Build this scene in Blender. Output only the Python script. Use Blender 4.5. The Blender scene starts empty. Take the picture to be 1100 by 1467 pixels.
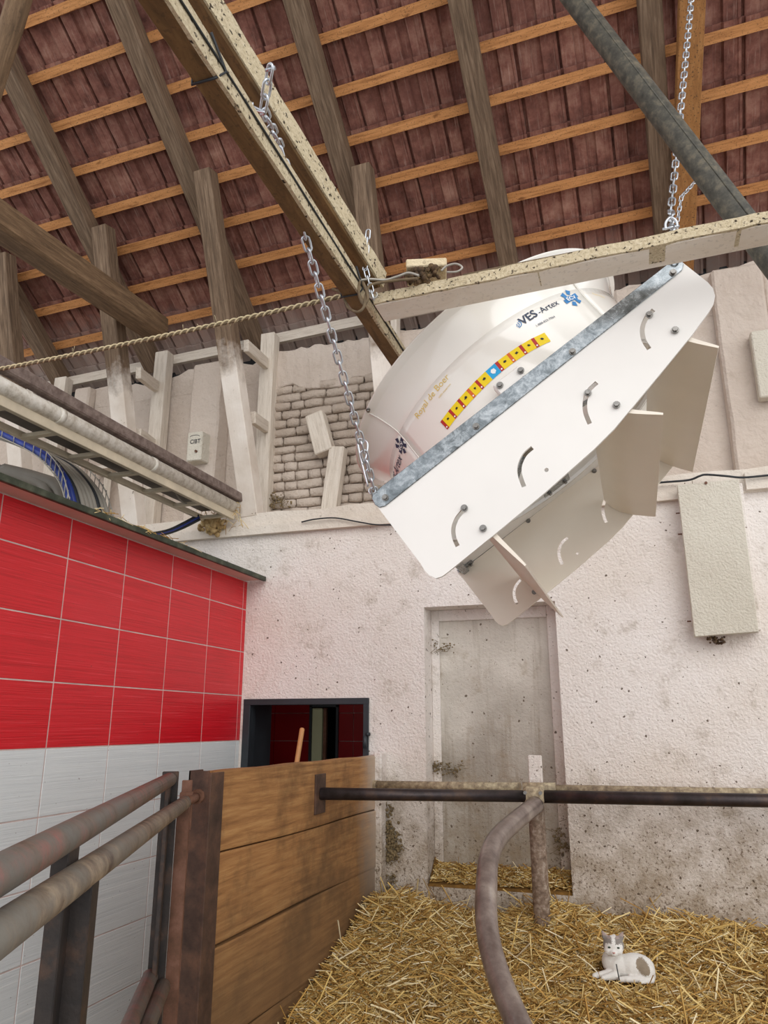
import bpy, bmesh, math, random
import numpy as np
from math import sin, cos, tan, pi, radians, sqrt, atan2
from mathutils import Vector, Matrix
from mathutils.bvhtree import BVHTree

random.seed(7)
RNG = np.random.default_rng(7)
SC = bpy.context.scene
COL = SC.collection
UNIT = 0.75            # everything below is laid out in survey units; at the end it is scaled to metres

# ------------------------------------------------------------------ camera
FPX, PITCH, YAW, CZ = 1081.0, radians(15.7), radians(18.1), 1.47
cd = bpy.data.cameras.new('camera')
cam = bpy.data.objects.new('camera', cd)
COL.objects.link(cam)
cd.sensor_fit = 'VERTICAL'
cd.sensor_height = 36
cd.lens = FPX / 1467 * 36
cd.clip_start = 0.05
cam.location = (0, 0, CZ * UNIT)
cam.rotation_euler = (pi / 2 + PITCH, 0, YAW)
SC.camera = cam
SC.view_settings.view_transform = 'Standard'
SC.view_settings.look = 'None'
SC.view_settings.gamma = 1
SC.view_settings.use_curve_mapping = False
SC.view_settings.exposure = 0.0

# ------------------------------------------------------------------ world and sun
W = bpy.data.worlds.new('world')
SC.world = W
W.use_nodes = True
bg = W.node_tree.nodes['Background']
bg.inputs[0].default_value = (0.95, 0.97, 1.0, 1)
bg.inputs[1].default_value = 1.15
sl = bpy.data.lights.new('sun', 'SUN')
sl.energy = 1.3
sl.angle = radians(50)
sl.color = (1, 0.97, 0.93)
sun = bpy.data.objects.new('sun', sl)
COL.objects.link(sun)
sun.rotation_euler = Vector((-0.45, 0.75, -0.42)).to_track_quat('-Z', 'Y').to_euler()

# ------------------------------------------------------------------ surveying helpers (pixel of the photograph + known plane -> point)
H = Vector((-sin(YAW), cos(YAW), 0)); R = Vector((cos(YAW), sin(YAW), 0)); U = Vector((0, 0, 1))
FW = H * cos(PITCH) + U * sin(PITCH); UP = U * cos(PITCH) - H * sin(PITCH)
C0 = Vector((0, 0, CZ))
def ray(px, py): return R * ((px - 550) / FPX) - UP * ((py - 733.5) / FPX) + FW
def onp(px, py, n, d):
    v = ray(px, py); n = Vector(n)
    return C0 + v * ((d - C0.dot(n)) / v.dot(n))
def X(px, py, a): return onp(px, py, (1, 0, 0), a)
def Y(px, py, a): return onp(px, py, (0, 1, 0), a)
def Z(px, py, a): return onp(px, py, (0, 0, 1), a)
def atF(px, py, f):
    v = ray(px, py); return C0 + v * (f / v.dot(H))

# ------------------------------------------------------------------ mesh builder
class M:
    def __init__(s): s.v = []; s.f = []; s.sm = []; s.lc = []
    def add(s, vs, fs, smooth=False, lc=None):
        o = len(s.v)
        s.v += [tuple(v) for v in vs]
        s.lc += [tuple(c) for c in (lc if lc is not None else vs)]
        s.f += [tuple(i + o for i in f) for f in fs]
        s.sm += [smooth] * len(fs)
        return s
    def pts(s, p, lc=None):      # 8 points: bottom ring, top ring
        return s.add(p, [(0, 3, 2, 1), (4, 5, 6, 7), (0, 1, 5, 4), (1, 2, 6, 5), (2, 3, 7, 6), (3, 0, 4, 7)], lc=lc)
    def box(s, a, b):
        (x0, y0, z0), (x1, y1, z1) = a, b
        x0, x1 = min(x0, x1), max(x0, x1); y0, y1 = min(y0, y1), max(y0, y1); z0, z1 = min(z0, z1), max(z0, z1)
        return s.pts([(x0, y0, z0), (x1, y0, z0), (x1, y1, z0), (x0, y1, z0), (x0, y0, z1), (x1, y0, z1), (x1, y1, z1), (x0, y1, z1)])
    def beam(s, p, q, w, h, up=(0, 0, 1), w2=None, h2=None, n=1, jit=0.0):
        p = Vector(p); q = Vector(q); d = (q - p); L = d.length; d.normalize()
        up = Vector(up); side = d.cross(up).normalized(); up = side.cross(d)
        rings = []; lcs = []; w2 = w2 or w; h2 = h2 or h; off = random.uniform(0, 50)
        for i in range(n + 1):
            t = i / n; ww = (w + (w2 - w) * t) / 2; hh = (h + (h2 - h) * t) / 2
            c = p + d * (L * t)
            if 0 < i < n: c = c + side * random.uniform(-jit, jit) + up * random.uniform(-jit, jit)
            for a, b in ((-1, -1), (1, -1), (1, 1), (-1, 1)):
                rings.append(c + side * (a * ww) + up * (b * hh)); lcs.append((L * t + off, a * ww, b * hh))
        fs = [(0, 1, 2, 3), tuple(4 * n + k for k in (3, 2, 1, 0))]
        for i in range(n):
            for k in range(4):
                a = 4 * i + k; b = 4 * i + (k + 1) % 4
                fs.append((a, a + 4, b + 4, b))
        return s.add(rings, fs, lc=lcs)
    def tube(s, path, r, seg=16, cap=True, closed=False):
        P = [Vector(p) for p in path]; n = len(P)
        rs = r if isinstance(r, (list, tuple)) else [r] * n
        off = random.uniform(0, 50); vs = []; lc = []; along = 0
        t0 = (P[1] - P[0]).normalized()
        nrm = t0.cross(Vector((0.13, 0.21, 0.97))).normalized()
        for i in range(n):
            if closed: t = (P[(i + 1) % n] - P[i - 1]).normalized()
            elif i == 0: t = (P[1] - P[0]).normalized()
            elif i == n - 1: t = (P[-1] - P[-2]).normalized()
            else: t = ((P[i + 1] - P[i]).normalized() + (P[i] - P[i - 1]).normalized()).normalized()
            nrm = (nrm - t * nrm.dot(t)).normalized(); bn = t.cross(nrm)
            if i: along += (P[i] - P[i - 1]).length
            for k in range(seg):
                a = 2 * pi * k / seg
                vs.append(P[i] + (nrm * cos(a) + bn * sin(a)) * rs[i]); lc.append((along + off, cos(a) * rs[i], sin(a) * rs[i]))
        fs = []
        m = n if closed else n - 1
        for i in range(m):
            j = (i + 1) % n
            for k in range(seg):
                k2 = (k + 1) % seg
                fs.append((i * seg + k, i * seg + k2, j * seg + k2, j * seg + k))
        s.add(vs, fs, True, lc)
        if cap and not closed:
            o = len(s.v) - len(vs)
            s.f += [tuple(o + k for k in reversed(range(seg))), tuple(o + (n - 1) * seg + k for k in range(seg))]; s.sm += [False, False]
        return s
    def prism(s, poly, d):       # polygon of points, extruded by vector d
        P = [Vector(p) for p in poly]; d = Vector(d); n = len(P)
        fs = [tuple(range(n)), tuple(reversed(range(n, 2 * n)))] + [(i, i + n, (i + 1) % n + n, (i + 1) % n) for i in range(n)]
        return s.add(P + [p + d for p in P], fs)
    def lathe(s, prof, o, ax, e1, seg=64, a0=0.0, a1=2 * pi, smooth=True):   # prof: (r, h) loop, closed profile
        o = Vector(o); ax = Vector(ax).normalized(); e1 = Vector(e1).normalized(); e2 = ax.cross(e1)
        full = abs(a1 - a0 - 2 * pi) < 1e-6; m = seg if full else seg + 1; n = len(prof)
        vs = []
        for i in range(m):
            a = a0 + (a1 - a0) * i / seg
            dr = e1 * cos(a) + e2 * sin(a)
            vs += [o + dr * r + ax * h for r, h in prof]
        fs = []
        for i in range(seg):
            j = (i + 1) % m
            for k in range(n):
                k2 = (k + 1) % n
                fs.append((i * n + k, i * n + k2, j * n + k2, j * n + k))
        if not full: fs += [tuple(range(n)), tuple(reversed(range((m - 1) * n, m * n)))]
        return s.add(vs, fs, smooth)
    def ball(s, c, r, seg=10, sc=(1, 1, 1)):
        c = Vector(c); vs = []; fs = []
        for i in range(1, seg):
            for k in range(seg * 2):
                th = pi * i / seg; a = pi * k / seg
                vs.append(c + Vector((sin(th) * cos(a) * r * sc[0], sin(th) * sin(a) * r * sc[1], cos(th) * r * sc[2])))
        n = seg * 2
        for i in range(seg - 2):
            for k in range(n): fs.append((i * n + k, i * n + n + k, i * n + n + (k + 1) % n, i * n + (k + 1) % n))
        vs += [c + Vector((0, 0, r * sc[2])), c - Vector((0, 0, r * sc[2]))]
        for k in range(n):
            fs.append((len(vs) - 2, k, (k + 1) % n)); fs.append((len(vs) - 1, (seg - 2) * n + (k + 1) % n, (seg - 2) * n + k))
        return s.add(vs, fs, True)

def wloc(o):
    v = Vector((0, 0, 0))
    while o is not None: v = v + o.location; o = o.parent
    return v
def make(name, m, mat, parent=None, bevel=0.0, at=None, **tags):
    me = bpy.data.meshes.new(name)
    vs = np.array(m.v, dtype=np.float64)
    if parent is not None: org = np.array(wloc(parent))
    elif at is not None: org = np.array(at, dtype=float)
    else: org = np.array([(vs[:, 0].min() + vs[:, 0].max()) / 2, (vs[:, 1].min() + vs[:, 1].max()) / 2, vs[:, 2].min()])
    me.from_pydata((vs - org).tolist(), [], m.f)
    a = me.attributes.new('lc', 'FLOAT_VECTOR', 'POINT')
    a.data.foreach_set('vector', np.array(m.lc, dtype=np.float32).ravel())
    me.polygons.foreach_set('use_smooth', m.sm)
    b = bmesh.new(); b.from_mesh(me)
    bmesh.ops.recalc_face_normals(b, faces=b.faces)
    if bevel:
        es = [e for e in b.edges if len(e.link_faces) == 2 and e.calc_face_angle(0) > 0.6]
        bmesh.ops.bevel(b, geom=es, offset=bevel, segments=1, affect='EDGES', clamp_overlap=True)
    b.to_mesh(me); b.free()
    me.materials.append(mat)
    o = bpy.data.objects.new(name, me); COL.objects.link(o)
    if parent is not None: o.parent = parent
    else: o.location = org
    for k, v in tags.items(): o[k] = v
    return o
def thing(name, label, cat, loc, group=None):
    o = bpy.data.objects.new(name, None); COL.objects.link(o); o.location = Vector(loc)
    o.empty_display_size = 0.1
    o['label'] = label; o['category'] = cat
    if group: o['group'] = group
    return o
def tag(o, label, cat, group=None):
    o['label'] = label; o['category'] = cat
    if group: o['group'] = group
    return o
def shell(name, loc=(0, 0, 0)):
    o = bpy.data.objects.new(name, None); COL.objects.link(o); o.location = loc; o['kind'] = 'structure'; return o
def copy_of(o, parent, name=None):
    c = o.copy()
    if name: c.name = name
    COL.objects.link(c); c.parent = parent
    return c

# ------------------------------------------------------------------ materials
def srgb(h):
    h = h.lstrip('#'); c = [int(h[i:i + 2], 16) / 255 for i in (0, 2, 4)]
    return tuple((x / 12.92 if x <= 0.04045 else ((x + 0.055) / 1.055) ** 2.4) for x in c) + (1,)
class NT:
    def __init__(s, name, rough=0.8, metal=0.0, spec=0.5, coat=0.0):
        s.m = bpy.data.materials.new(name); s.m.use_nodes = True
        s.t = s.m.node_tree; s.b = s.t.nodes['Principled BSDF']
        s.b.inputs['Roughness'].default_value = rough; s.b.inputs['Metallic'].default_value = metal
        s.b.inputs['Specular IOR Level'].default_value = spec
        s.b.inputs['Coat Weight'].default_value = coat
        s.b.inputs['Coat Roughness'].default_value = 0.08
    def n(s, t, **kw):
        x = s.t.nodes.new(t)
        for k, v in kw.items(): setattr(x, k, v)
        return x
    def l(s, a, b): s.t.links.new(a, b)
    def coord(s, kind='pos', scale=(1, 1, 1), rnd=0.0):
        if kind == 'pos': o = s.n('ShaderNodeNewGeometry').outputs['Position']
        elif kind == 'lc':
            a = s.n('ShaderNodeAttribute'); a.attribute_name = 'lc'; o = a.outputs['Vector']
        else: o = s.n('ShaderNodeTexCoord').outputs['Object']
        mp = s.n('ShaderNodeMapping'); mp.inputs['Scale'].default_value = scale
        s.l(o, mp.inputs['Vector'])
        if rnd:
            oi = s.n('ShaderNodeObjectInfo'); mul = s.n('ShaderNodeVectorMath', operation='SCALE')
            cx = s.n('ShaderNodeCombineXYZ')
            for i in range(3): s.l(oi.outputs['Random'], cx.inputs[i])
            s.l(cx.outputs[0], mul.inputs[0]); mul.inputs['Scale'].default_value = rnd
            s.l(mul.outputs[0], mp.inputs['Location'])
        return mp.outputs[0]
    def noise(s, co, scale, detail=4, rough=0.55, dist=0.0):
        x = s.n('ShaderNodeTexNoise'); x.inputs['Scale'].default_value = scale; x.inputs['Detail'].default_value = detail
        x.inputs['Roughness'].default_value = rough; x.inputs['Distortion'].default_value = dist
        s.l(co, x.inputs['Vector']); return x.outputs['Fac']
    def ramp(s, f, stops):
        x = s.n('ShaderNodeValToRGB'); e = x.color_ramp.elements
        while len(e) < len(stops): e.new(0.5)
        for k, (p, c) in zip(e, stops):
            k.position = p; k.color = c if len(c) == 4 else tuple(c) + (1,)
        s.l(f, x.inputs['Fac']); return x.outputs['Color']
    def mask(s, f, a, b):
        x = s.n('ShaderNodeMapRange'); x.inputs['From Min'].default_value = a; x.inputs['From Max'].default_value = b
        s.l(f, x.inputs['Value']); return x.outputs['Result']
    def mix(s, f, a, b, mode='MIX'):
        x = s.n('ShaderNodeMix', data_type='RGBA', blend_type=mode)
        if isinstance(f, (int, float)): x.inputs[0].default_value = f
        else: s.l(f, x.inputs[0])
        for i, c in ((6, a), (7, b)):
            if isinstance(c, tuple): x.inputs[i].default_value = c
            else: s.l(c, x.inputs[i])
        return x.outputs[2]
    def math(s, op, a, b=0.0):
        x = s.n('ShaderNodeMath', operation=op)
        for i, c in ((0, a), (1, b)):
            if isinstance(c, (int, float)): x.inputs[i].default_value = c
            else: s.l(c, x.inputs[i])
        return x.outputs[0]
    def sep(s, co, i):
        x = s.n('ShaderNodeSeparateXYZ'); s.l(co, x.inputs[0]); return x.outputs[i]
    def rnd(s): return s.n('ShaderNodeObjectInfo').outputs['Random']
    def col(s, c):
        if isinstance(c, tuple): s.b.inputs['Base Color'].default_value = c
        else: s.l(c, s.b.inputs['Base Color'])
        return s
    def rough(s, f): s.l(f, s.b.inputs['Roughness']); return s
    def bump(s, f, strength=0.4, dist=0.01):
        x = s.n('ShaderNodeBump'); x.inputs['Strength'].default_value = strength; x.inputs['Distance'].default_value = dist
        s.l(f, x.inputs['Height']); s.l(x.outputs[0], s.b.inputs['Normal']); return s

def m_plain(name, c, rough=0.6, metal=0.0, var=0.12, scale=20, bump=0.0, coat=0.0, kind='pos'):
    t = NT(name, rough, metal, coat=coat)
    f = t.noise(t.coord(kind), scale)
    c = srgb(c)
    d = tuple(x * (1 - var) for x in c[:3]) + (1,); e = tuple(min(1, x * (1 + var)) for x in c[:3]) + (1,)
    t.col(t.ramp(f, [(0.3, d), (0.7, e)]))
    if bump: t.bump(f, bump, 0.004)
    return t.m

def m_plaster(name, c, c2, speck=0.0, speck_low=0.0, dirt=0.0, bump=0.5, bscale=45, streak=0.0):
    t = NT(name, 0.9, spec=0.25)
    co = t.coord('pos')
    big = t.noise(co, 1.3, 5)
    base = t.mix(t.mask(big, 0.35, 0.65), srgb(c), srgb(c2))
    z = t.sep(co, 2)
    low = t.mask(z, 0.95, 0.0)
    if speck_low:
        hz = t.noise(co, 2.2, 4)
        base = t.mix(t.math('MULTIPLY', t.math('MULTIPLY', low, hz), 0.75), base, srgb('#a8957a'))
    if streak:
        st = t.noise(t.coord('pos', (9, 9, 0.5)), 3.0, 4)
        base = t.mix(t.math('MULTIPLY', t.mask(st, 0.5, 0.75), streak), base, srgb('#8d7f6c'))
    if dirt:
        dn = t.noise(co, 7.0, 6, 0.7)
        f = t.math('MULTIPLY', t.mask(t.math('ADD', dn, t.math('MULTIPLY', low, 0.28)), 0.55, 0.85), dirt)
        base = t.mix(f, base, srgb('#94826a'))
    for sc_, th, amt, clr in ((26, 0.15, speck, '#5b4a3a'), (62, 0.2, speck * 0.9, '#6d5b49')):
        if amt:
            vo = t.n('ShaderNodeTexVoronoi'); vo.inputs['Scale'].default_value = sc_
            wob = t.n('ShaderNodeTexNoise'); wob.inputs['Scale'].default_value = sc_ * 1.5
            t.l(co, wob.inputs['Vector'])
            va = t.n('ShaderNodeVectorMath', operation='MULTIPLY_ADD'); t.l(wob.outputs['Color'], va.inputs[0]); va.inputs[1].default_value = (0.02,) * 3; t.l(co, va.inputs[2])
            t.l(va.outputs[0], vo.inputs['Vector'])
            cr = t.sep(vo.outputs['Color'], 0)
            # few cells carry a splash; more of them low on the wall
            cut = t.math('ADD', 0.90, t.math('MULTIPLY', low, -speck_low))
            on = t.math('GREATER_THAN', cr, cut)
            sz = t.math('MULTIPLY', t.sep(vo.outputs['Color'], 1), th * 1.8)
            dot = t.math('LESS_THAN', vo.outputs['Distance'], sz)
            base = t.mix(t.math('MULTIPLY', t.math('MULTIPLY', on, dot), amt), base, srgb(clr))
    if speck_low:
        fs_ = t.noise(co, 48, 3, 0.75); env = t.noise(co, 2.6, 3)
        f = t.mask(t.math('ADD', fs_, t.math('MULTIPLY', t.math('MULTIPLY', low, env), 0.24)), 0.665, 0.70)
        base = t.mix(t.math('MULTIPLY', f, 0.75), base, srgb('#6b5845'))
    t.col(base)
    bn = t.noise(co, bscale, 3, 0.6)
    b2 = t.noise(co, 9, 4, 0.6)
    t.bump(t.math('ADD', t.math('MULTIPLY', bn, 0.6), t.math('MULTIPLY', b2, 0.6)), bump, 0.025)
    return t.m

def m_wood(name, c1, c2, c3, rough=0.75, grain=1.0, speck=0.0, bump=0.35, stretch=(1.2, 14, 14), rnd=0.0, dusty=None, knots=True):
    t = NT(name, rough, spec=0.3)
    co = t.coord('lc', stretch, rnd)
    co2 = t.coord('lc', (1, 1, 1), rnd)
    g = t.noise(co, 3.0, 6, 0.65, 0.6)
    base = t.ramp(g, [(0.25, srgb(c1)), (0.5, srgb(c2)), (0.75, srgb(c3))])
    if knots:
        k = t.noise(t.coord('lc', (1.5, 4, 4), rnd), 2.6, 2)
        base = t.mix(t.mask(k, 0.68, 0.76), base, srgb(c1))
    if speck:
        s_ = t.noise(co2, 70, 2, 0.5)
        base = t.mix(t.math('MULTIPLY', t.mask(s_, 0.6, 0.68), speck), base, srgb('#3a2f24'))
    if dusty:
        d = t.noise(co2, 5, 5, 0.7)
        base = t.mix(t.mask(d, 0.45, 0.65), base, srgb(dusty))
    t.col(base); t.bump(g, bump, 0.006)
    return t.m

def m_painted_timber(name):     # whitewashed low down, bare brown above the paint line
    t = NT(name, 0.85, spec=0.25)
    co = t.coord('pos'); z = t.sep(co, 2)
    g = t.noise(t.coord('lc', (1.0, 14, 14)), 3, 6, 0.65, 0.5)
    wood = t.ramp(g, [(0.25, srgb('#4a3c31')), (0.5, srgb('#715d4b')), (0.75, srgb('#947e69'))])
    wn = t.noise(co, 3.5, 5)
    white = t.mix(t.mask(wn, 0.35, 0.7), srgb('#e9e0d6'), srgb('#cdbfb0'))
    chip = t.noise(co, 14, 4, 0.7)
    white = t.mix(t.mask(chip, 0.67, 0.70), white, srgb('#6d5c4b'))
    edge = t.math('ADD', z, t.math('MULTIPLY', t.noise(co, 6, 5, 0.7), -0.5))
    t.col(t.mix(t.mask(edge, 5.0 * UNIT - 0.25 + 0.12, 5.0 * UNIT - 0.25 - 0.12), wood, white))
    t.bump(t.math('ADD', g, chip), 0.35, 0.008)
    return t.m

def m_rust(name, c1, c2, c3, rough=0.55, metal=0.3, dust=None, dustup=False, scale=9):
    t = NT(name, rough, metal)
    co = t.coord('pos')
    f = t.noise(co, scale, 6, 0.65)
    base = t.ramp(f, [(0.3, srgb(c1)), (0.5, srgb(c2)), (0.7, srgb(c3))])
    fine = t.noise(co, 90, 3)
    base = t.mix(t.math('MULTIPLY', t.mask(fine, 0.6, 0.75), 0.5), base, srgb(c1))
    if dust:
        d = t.noise(co, 4.5, 5, 0.7)
        k = t.mask(d, 0.42, 0.6)
        if dustup:
            nz = t.sep(t.n('ShaderNodeNewGeometry').outputs['Normal'], 2)
            k = t.mask(t.math('ADD', nz, t.math('MULTIPLY', fine, 0.5)), 0.25, 0.75)
        base = t.mix(k, base, srgb(dust))
    t.col(base); t.bump(t.math('ADD', f, t.math('MULTIPLY', fine, 0.3)), 0.35, 0.004)
    return t.m

def m_galv(name):
    t = NT(name, 0.45, 0.75)
    co = t.coord('pos')
    a = t.noise(co, 22, 6, 0.75, 1.2); b = t.noise(co, 75, 3, 0.6, 0.5)
    f = t.math('ADD', t.math('MULTIPLY', a, 0.75), t.math('MULTIPLY', b, 0.25))
    t.col(t.ramp(f, [(0.36, srgb('#6d7376')), (0.48, srgb('#8f969a')), (0.56, srgb('#a9afb3')), (0.68, srgb('#cfd4d7'))]))
    t.rough(t.mask(f, 0.2, 1.4))
    return t.m

def m_tile(name, ca, cb, line):
    t = NT(name, 0.32, spec=0.5)
    co = t.coord('pos', (1, 1.8, 130))
    f = t.noise(co, 1.0, 4, 0.7, 0.1)
    base = t.ramp(f, [(0.3, srgb(ca)), (0.52, srgb(cb)), (0.60, srgb(cb)), (0.70, srgb(line))])
    mot = t.noise(t.coord('pos', rnd=9.0), 2.0, 3)
    base = t.mix(t.math('MULTIPLY', t.mask(mot, 0.3, 0.8), 0.25), base, srgb(ca))
    base = t.mix(t.math('MULTIPLY', t.math('SUBTRACT', t.rnd(), 0.5), 0.25), base, srgb(line))
    dd = t.noise(t.coord('pos'), 55, 2)
    base = t.mix(t.math('MULTIPLY', t.mask(dd, 0.735, 0.75), 0.7), base, srgb('#5d3a30'))
    t.col(base); t.bump(f, 0.45, 0.004)
    return t.m

MT = {}
MT['wall'] = m_plaster('wall_plaster', '#ebe4df', '#e2d8cf', speck=0.9, speck_low=0.5, dirt=0.8, bump=0.75, bscale=60)
MT['attic'] = m_plaster('attic_whitewash', '#cfc2b6', '#bfb0a3', speck=0.2, dirt=0.35, bump=0.9, bscale=22)
MT['ledge'] = m_plaster('ledge_whitewash', '#e4dbd0', '#d2c6b8', speck=0.3, dirt=0.3, bump=0.6, bscale=30)
MT['niche'] = m_plaster('niche_board', '#dad3c9', '#a59d92', speck=0.85, speck_low=0.15, dirt=0.9, bump=0.5, bscale=60, streak=0.6)
MT['board'] = m_plaster('rough_board', '#d8d2c4', '#d0c9ba', speck=0.35, dirt=0.15, bump=0.7, bscale=70)
MT['brick'] = m_plaster('whitewashed_brick', '#c9bbae', '#b5a698', speck=0.3, dirt=0.5, bump=0.8, bscale=35)
MT['mortar'] = m_plaster('old_mortar', '#a8998b', '#85776a', speck=0.4, dirt=0.7, bump=0.9, bscale=30)
MT['concrete'] = m_plaster('floor_concrete', '#8d857b', '#6f675e', speck=0.3, dirt=0.5)
MT['batten'] = m_wood('batten_pine', '#8f5c34', '#c58a55', '#d79c66', speck=0.5, bump=0.2, rnd=20)
MT['rafter'] = m_wood('rafter_oak', '#4f3e2e', '#745c45', '#957a5e', speck=0.25, rnd=20)
MT['strut'] = m_painted_timber('half_whitewashed_timber')
MT['whitetimber'] = m_wood('whitewashed_timber', '#b9ac9c', '#d6cbbd', '#e2d9cd', speck=0.1, knots=False)
MT['brownbeam'] = m_wood('brown_beam', '#4e3b26', '#6e5436', '#866843', speck=0.35, stretch=(2, 10, 10))
MT['sand_and_lit'] = m_wood('sandy_dust_and_lit_side', '#a39376', '#cdbd9d', '#dfd2b8', speck=1.0, stretch=(30, 30, 30), bump=0.8, knots=False)  # dust, also painted on the lit right sides of two beams
MT['cream'] = m_wood('cream_painted_beam', '#dccfbd', '#eae0d2', '#f0e9de', speck=0.15, stretch=(1, 3, 3), bump=0.05, knots=False)
MT['orangetimber'] = m_wood('orange_timber', '#7d5530', '#98693b', '#a97b4b', speck=0.7, stretch=(3, 9, 9))
MT['plank'] = None
MT['galv'] = m_galv('galvanised_steel')
MT['chain'] = m_plain('zinc_chain', '#c9cdd2', 0.3, 0.9, 0.1, 40)
MT['bolt'] = m_plain('bolt_steel', '#8d8a86', 0.35, 0.9, 0.25, 120)
MT['fibre'] = m_plain('white_fibreglass', '#eeeae2', 0.16, 0, 0.02, 3, coat=0.6)
MT['fibre_matt'] = m_plain('white_plastic_sheet', '#ebe8e3', 0.42, 0, 0.025, 4)
MT['vane'] = m_plain('cream_vane_plastic', '#efe5d6', 0.38, 0, 0.03, 4)
MT['red_tile'] = m_tile('red_striped_tile', '#b80a18', '#d81a28', '#e84a55')
MT['white_tile'] = m_tile('white_striped_tile', '#d0d6d8', '#e0e5e6', '#f0f3f2')
MT['grout'] = m_plain('grout', '#c9b5b0', 0.9, 0, 0.15, 10)
MT['dim_red'] = m_plain('dim_lit_red_tile', '#7c0a12', 0.3, 0, 0.15, 3)  # red tile darkened, the room's low light put into the colour
MT['darkmetal'] = m_plain('anthracite_frame', '#2b3136', 0.5, 0.1, 0.15, 10)
MT['greenedge'] = m_rust('dark_green_edge', '#23281f', '#3c4234', '#5d6151', 0.6, 0.1)
MT['soffit'] = m_plain('pinkish_soffit', '#d6bdb2', 0.6, 0, 0.08, 5)
MT['pipe_dark'] = m_rust('dark_steel_pipe', '#2d2825', '#41393a', '#5b4a40', 0.42, 0.5)
MT['pipe_dusty'] = m_rust('dusty_pipe', '#6d5f4f', '#a39379', '#cdbf9f', 0.8, 0.0, scale=30)
MT['loop'] = m_rust('worn_bent_pipe', '#6b5d57', '#8b7d76', '#aa9d92', 0.28, 0.3)
MT['loop_dusty'] = m_rust('dusty_post_pipe', '#564334', '#806b5a', '#a99b8c', 0.75, 0.0, scale=40)
MT['gate'] = m_rust('gate_pipe', '#4a3a31', '#80705f', '#ab9a83', 0.55, 0.2, dust='#7a756c', scale=16)
MT['gate_red'] = m_rust('gate_pipe_reddish', '#4a3830', '#766458', '#9c5f58', 0.5, 0.2, dust='#6f6c66', scale=16)
MT['gate_dark'] = m_rust('dark_gate_steel', '#1f1d1d', '#332c29', '#5b4233', 0.55, 0.35)
MT['rust'] = m_rust('rusty_steel', '#49311f', '#6b4836', '#866050', 0.7, 0.15)
MT['post'] = m_rust('dark_rusty_post', '#35261f', '#513c31', '#6e4f3d', 0.6, 0.25)
MT['greypipe'] = m_rust('dirty_grey_pipe', '#33312b', '#4e4b42', '#736a59', 0.6, 0.1, scale=35)
MT['brownpipe'] = m_rust('dull_brown_pipe', '#5d4c45', '#776760', '#8f7f76', 0.8, 0.0, scale=25)
MT['whitepipe'] = m_rust('chalky_pipe', '#b5ab9c', '#d9d3c8', '#eae6de', 0.85, 0.0, scale=25)
MT['ladder'] = m_plain('cream_ladder_metal', '#d3c7b0', 0.6, 0.1, 0.12, 8)
MT['trough'] = m_plain('dark_trough', '#6f6963', 0.7, 0.1, 0.2, 8)
MT['blue'] = m_plain('blue_cable', '#2a3c86', 0.4, 0, 0.2, 15)
MT['black'] = m_plain('black_rubber_and_dark_gap', '#23262a', 0.55, 0, 0.2, 15)  # cables and wires, also the sheet painting the dark eave gap
MT['greyduct'] = m_plain('grey_conduit', '#8c867c', 0.6, 0, 0.1, 8)
MT['wire'] = m_plain('mesh_wire', '#a9a49b', 0.5, 0.5, 0.1, 30)
MT['rope'] = m_plain('straw_rope', '#c3b491', 0.95, 0, 0.25, 60)
MT['rope_dark'] = m_plain('dark_stay_cable', '#6c5c46', 0.9, 0, 0.25, 60)
MT['handle'] = m_plain('broom_handle_wood', '#c08a58', 0.6, 0, 0.15, 15)
MT['foam'] = m_rust('yellowed_foam', '#7c6340', '#b79a6b', '#d4c094', 0.95, 0, scale=20)
MT['block'] = m_plaster('sandy_block', '#dccbab', '#c9b692', speck=0.3, dirt=0.2, bump=0.6, bscale=60)
MT['nest'] = m_rust('dirt_clump', '#2e231a', '#57432f', '#8b7351', 0.98, 0, scale=40)
def m_const(name, c, rough=0.5):
    t = NT(name, rough); t.col(srgb(c)); return t.m
MT['yellow'] = m_const('sticker_yellow', '#f2d200')
MT['stred'] = m_const('sticker_red', '#b3221c')
MT['storange'] = m_const('sticker_orange', '#d8641c')
MT['stblue'] = m_const('sticker_blue', '#23a4dc')
MT['ink'] = m_const('ink_black', '#1a1a1a')
MT['navy'] = m_const('logo_navy', '#27364f')
MT['midblue'] = m_const('logo_blue', '#3a7fb8')
MT['gold'] = m_const('gold_lettering', '#dfc063')
MT['white'] = m_const('print_white', '#f4f4f2')
MT['pale'] = m_plain('pale_door_leaf', '#b9bd9b', 0.6, 0, 0.05, 5)

def m_roof_tile():
    t = NT('clay_roof_tile', 0.9, spec=0.2)
    co = t.coord('obj', rnd=30)
    f = t.noise(co, 6, 6, 0.7)
    base = t.ramp(f, [(0.28, srgb('#553630')), (0.5, srgb('#8d5f53')), (0.72, srgb('#b48a79'))])
    base = t.mix(t.math('MULTIPLY', t.rnd(), 0.45), base, srgb('#6a4740'))
    st = t.noise(t.coord('obj', (40, 3, 1), rnd=30), 2, 4, 0.7)
    base = t.mix(t.math('MULTIPLY', t.mask(st, 0.55, 0.75), 0.5), base, srgb('#c0a597'))
    # lime bloom on the lowest courses
    lz = t.mask(t.math('ADD', t.sep(t.coord('pos'), 2), t.math('MULTIPLY', f, 0.3)), 6.45 * UNIT, 5.95 * UNIT)
    base = t.mix(t.math('MULTIPLY', lz, 0.75), base, srgb('#c9bcb2'))
    t.col(base); t.bump(f, 0.5, 0.01)
    return t.m
MT['roof'] = m_roof_tile()

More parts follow.
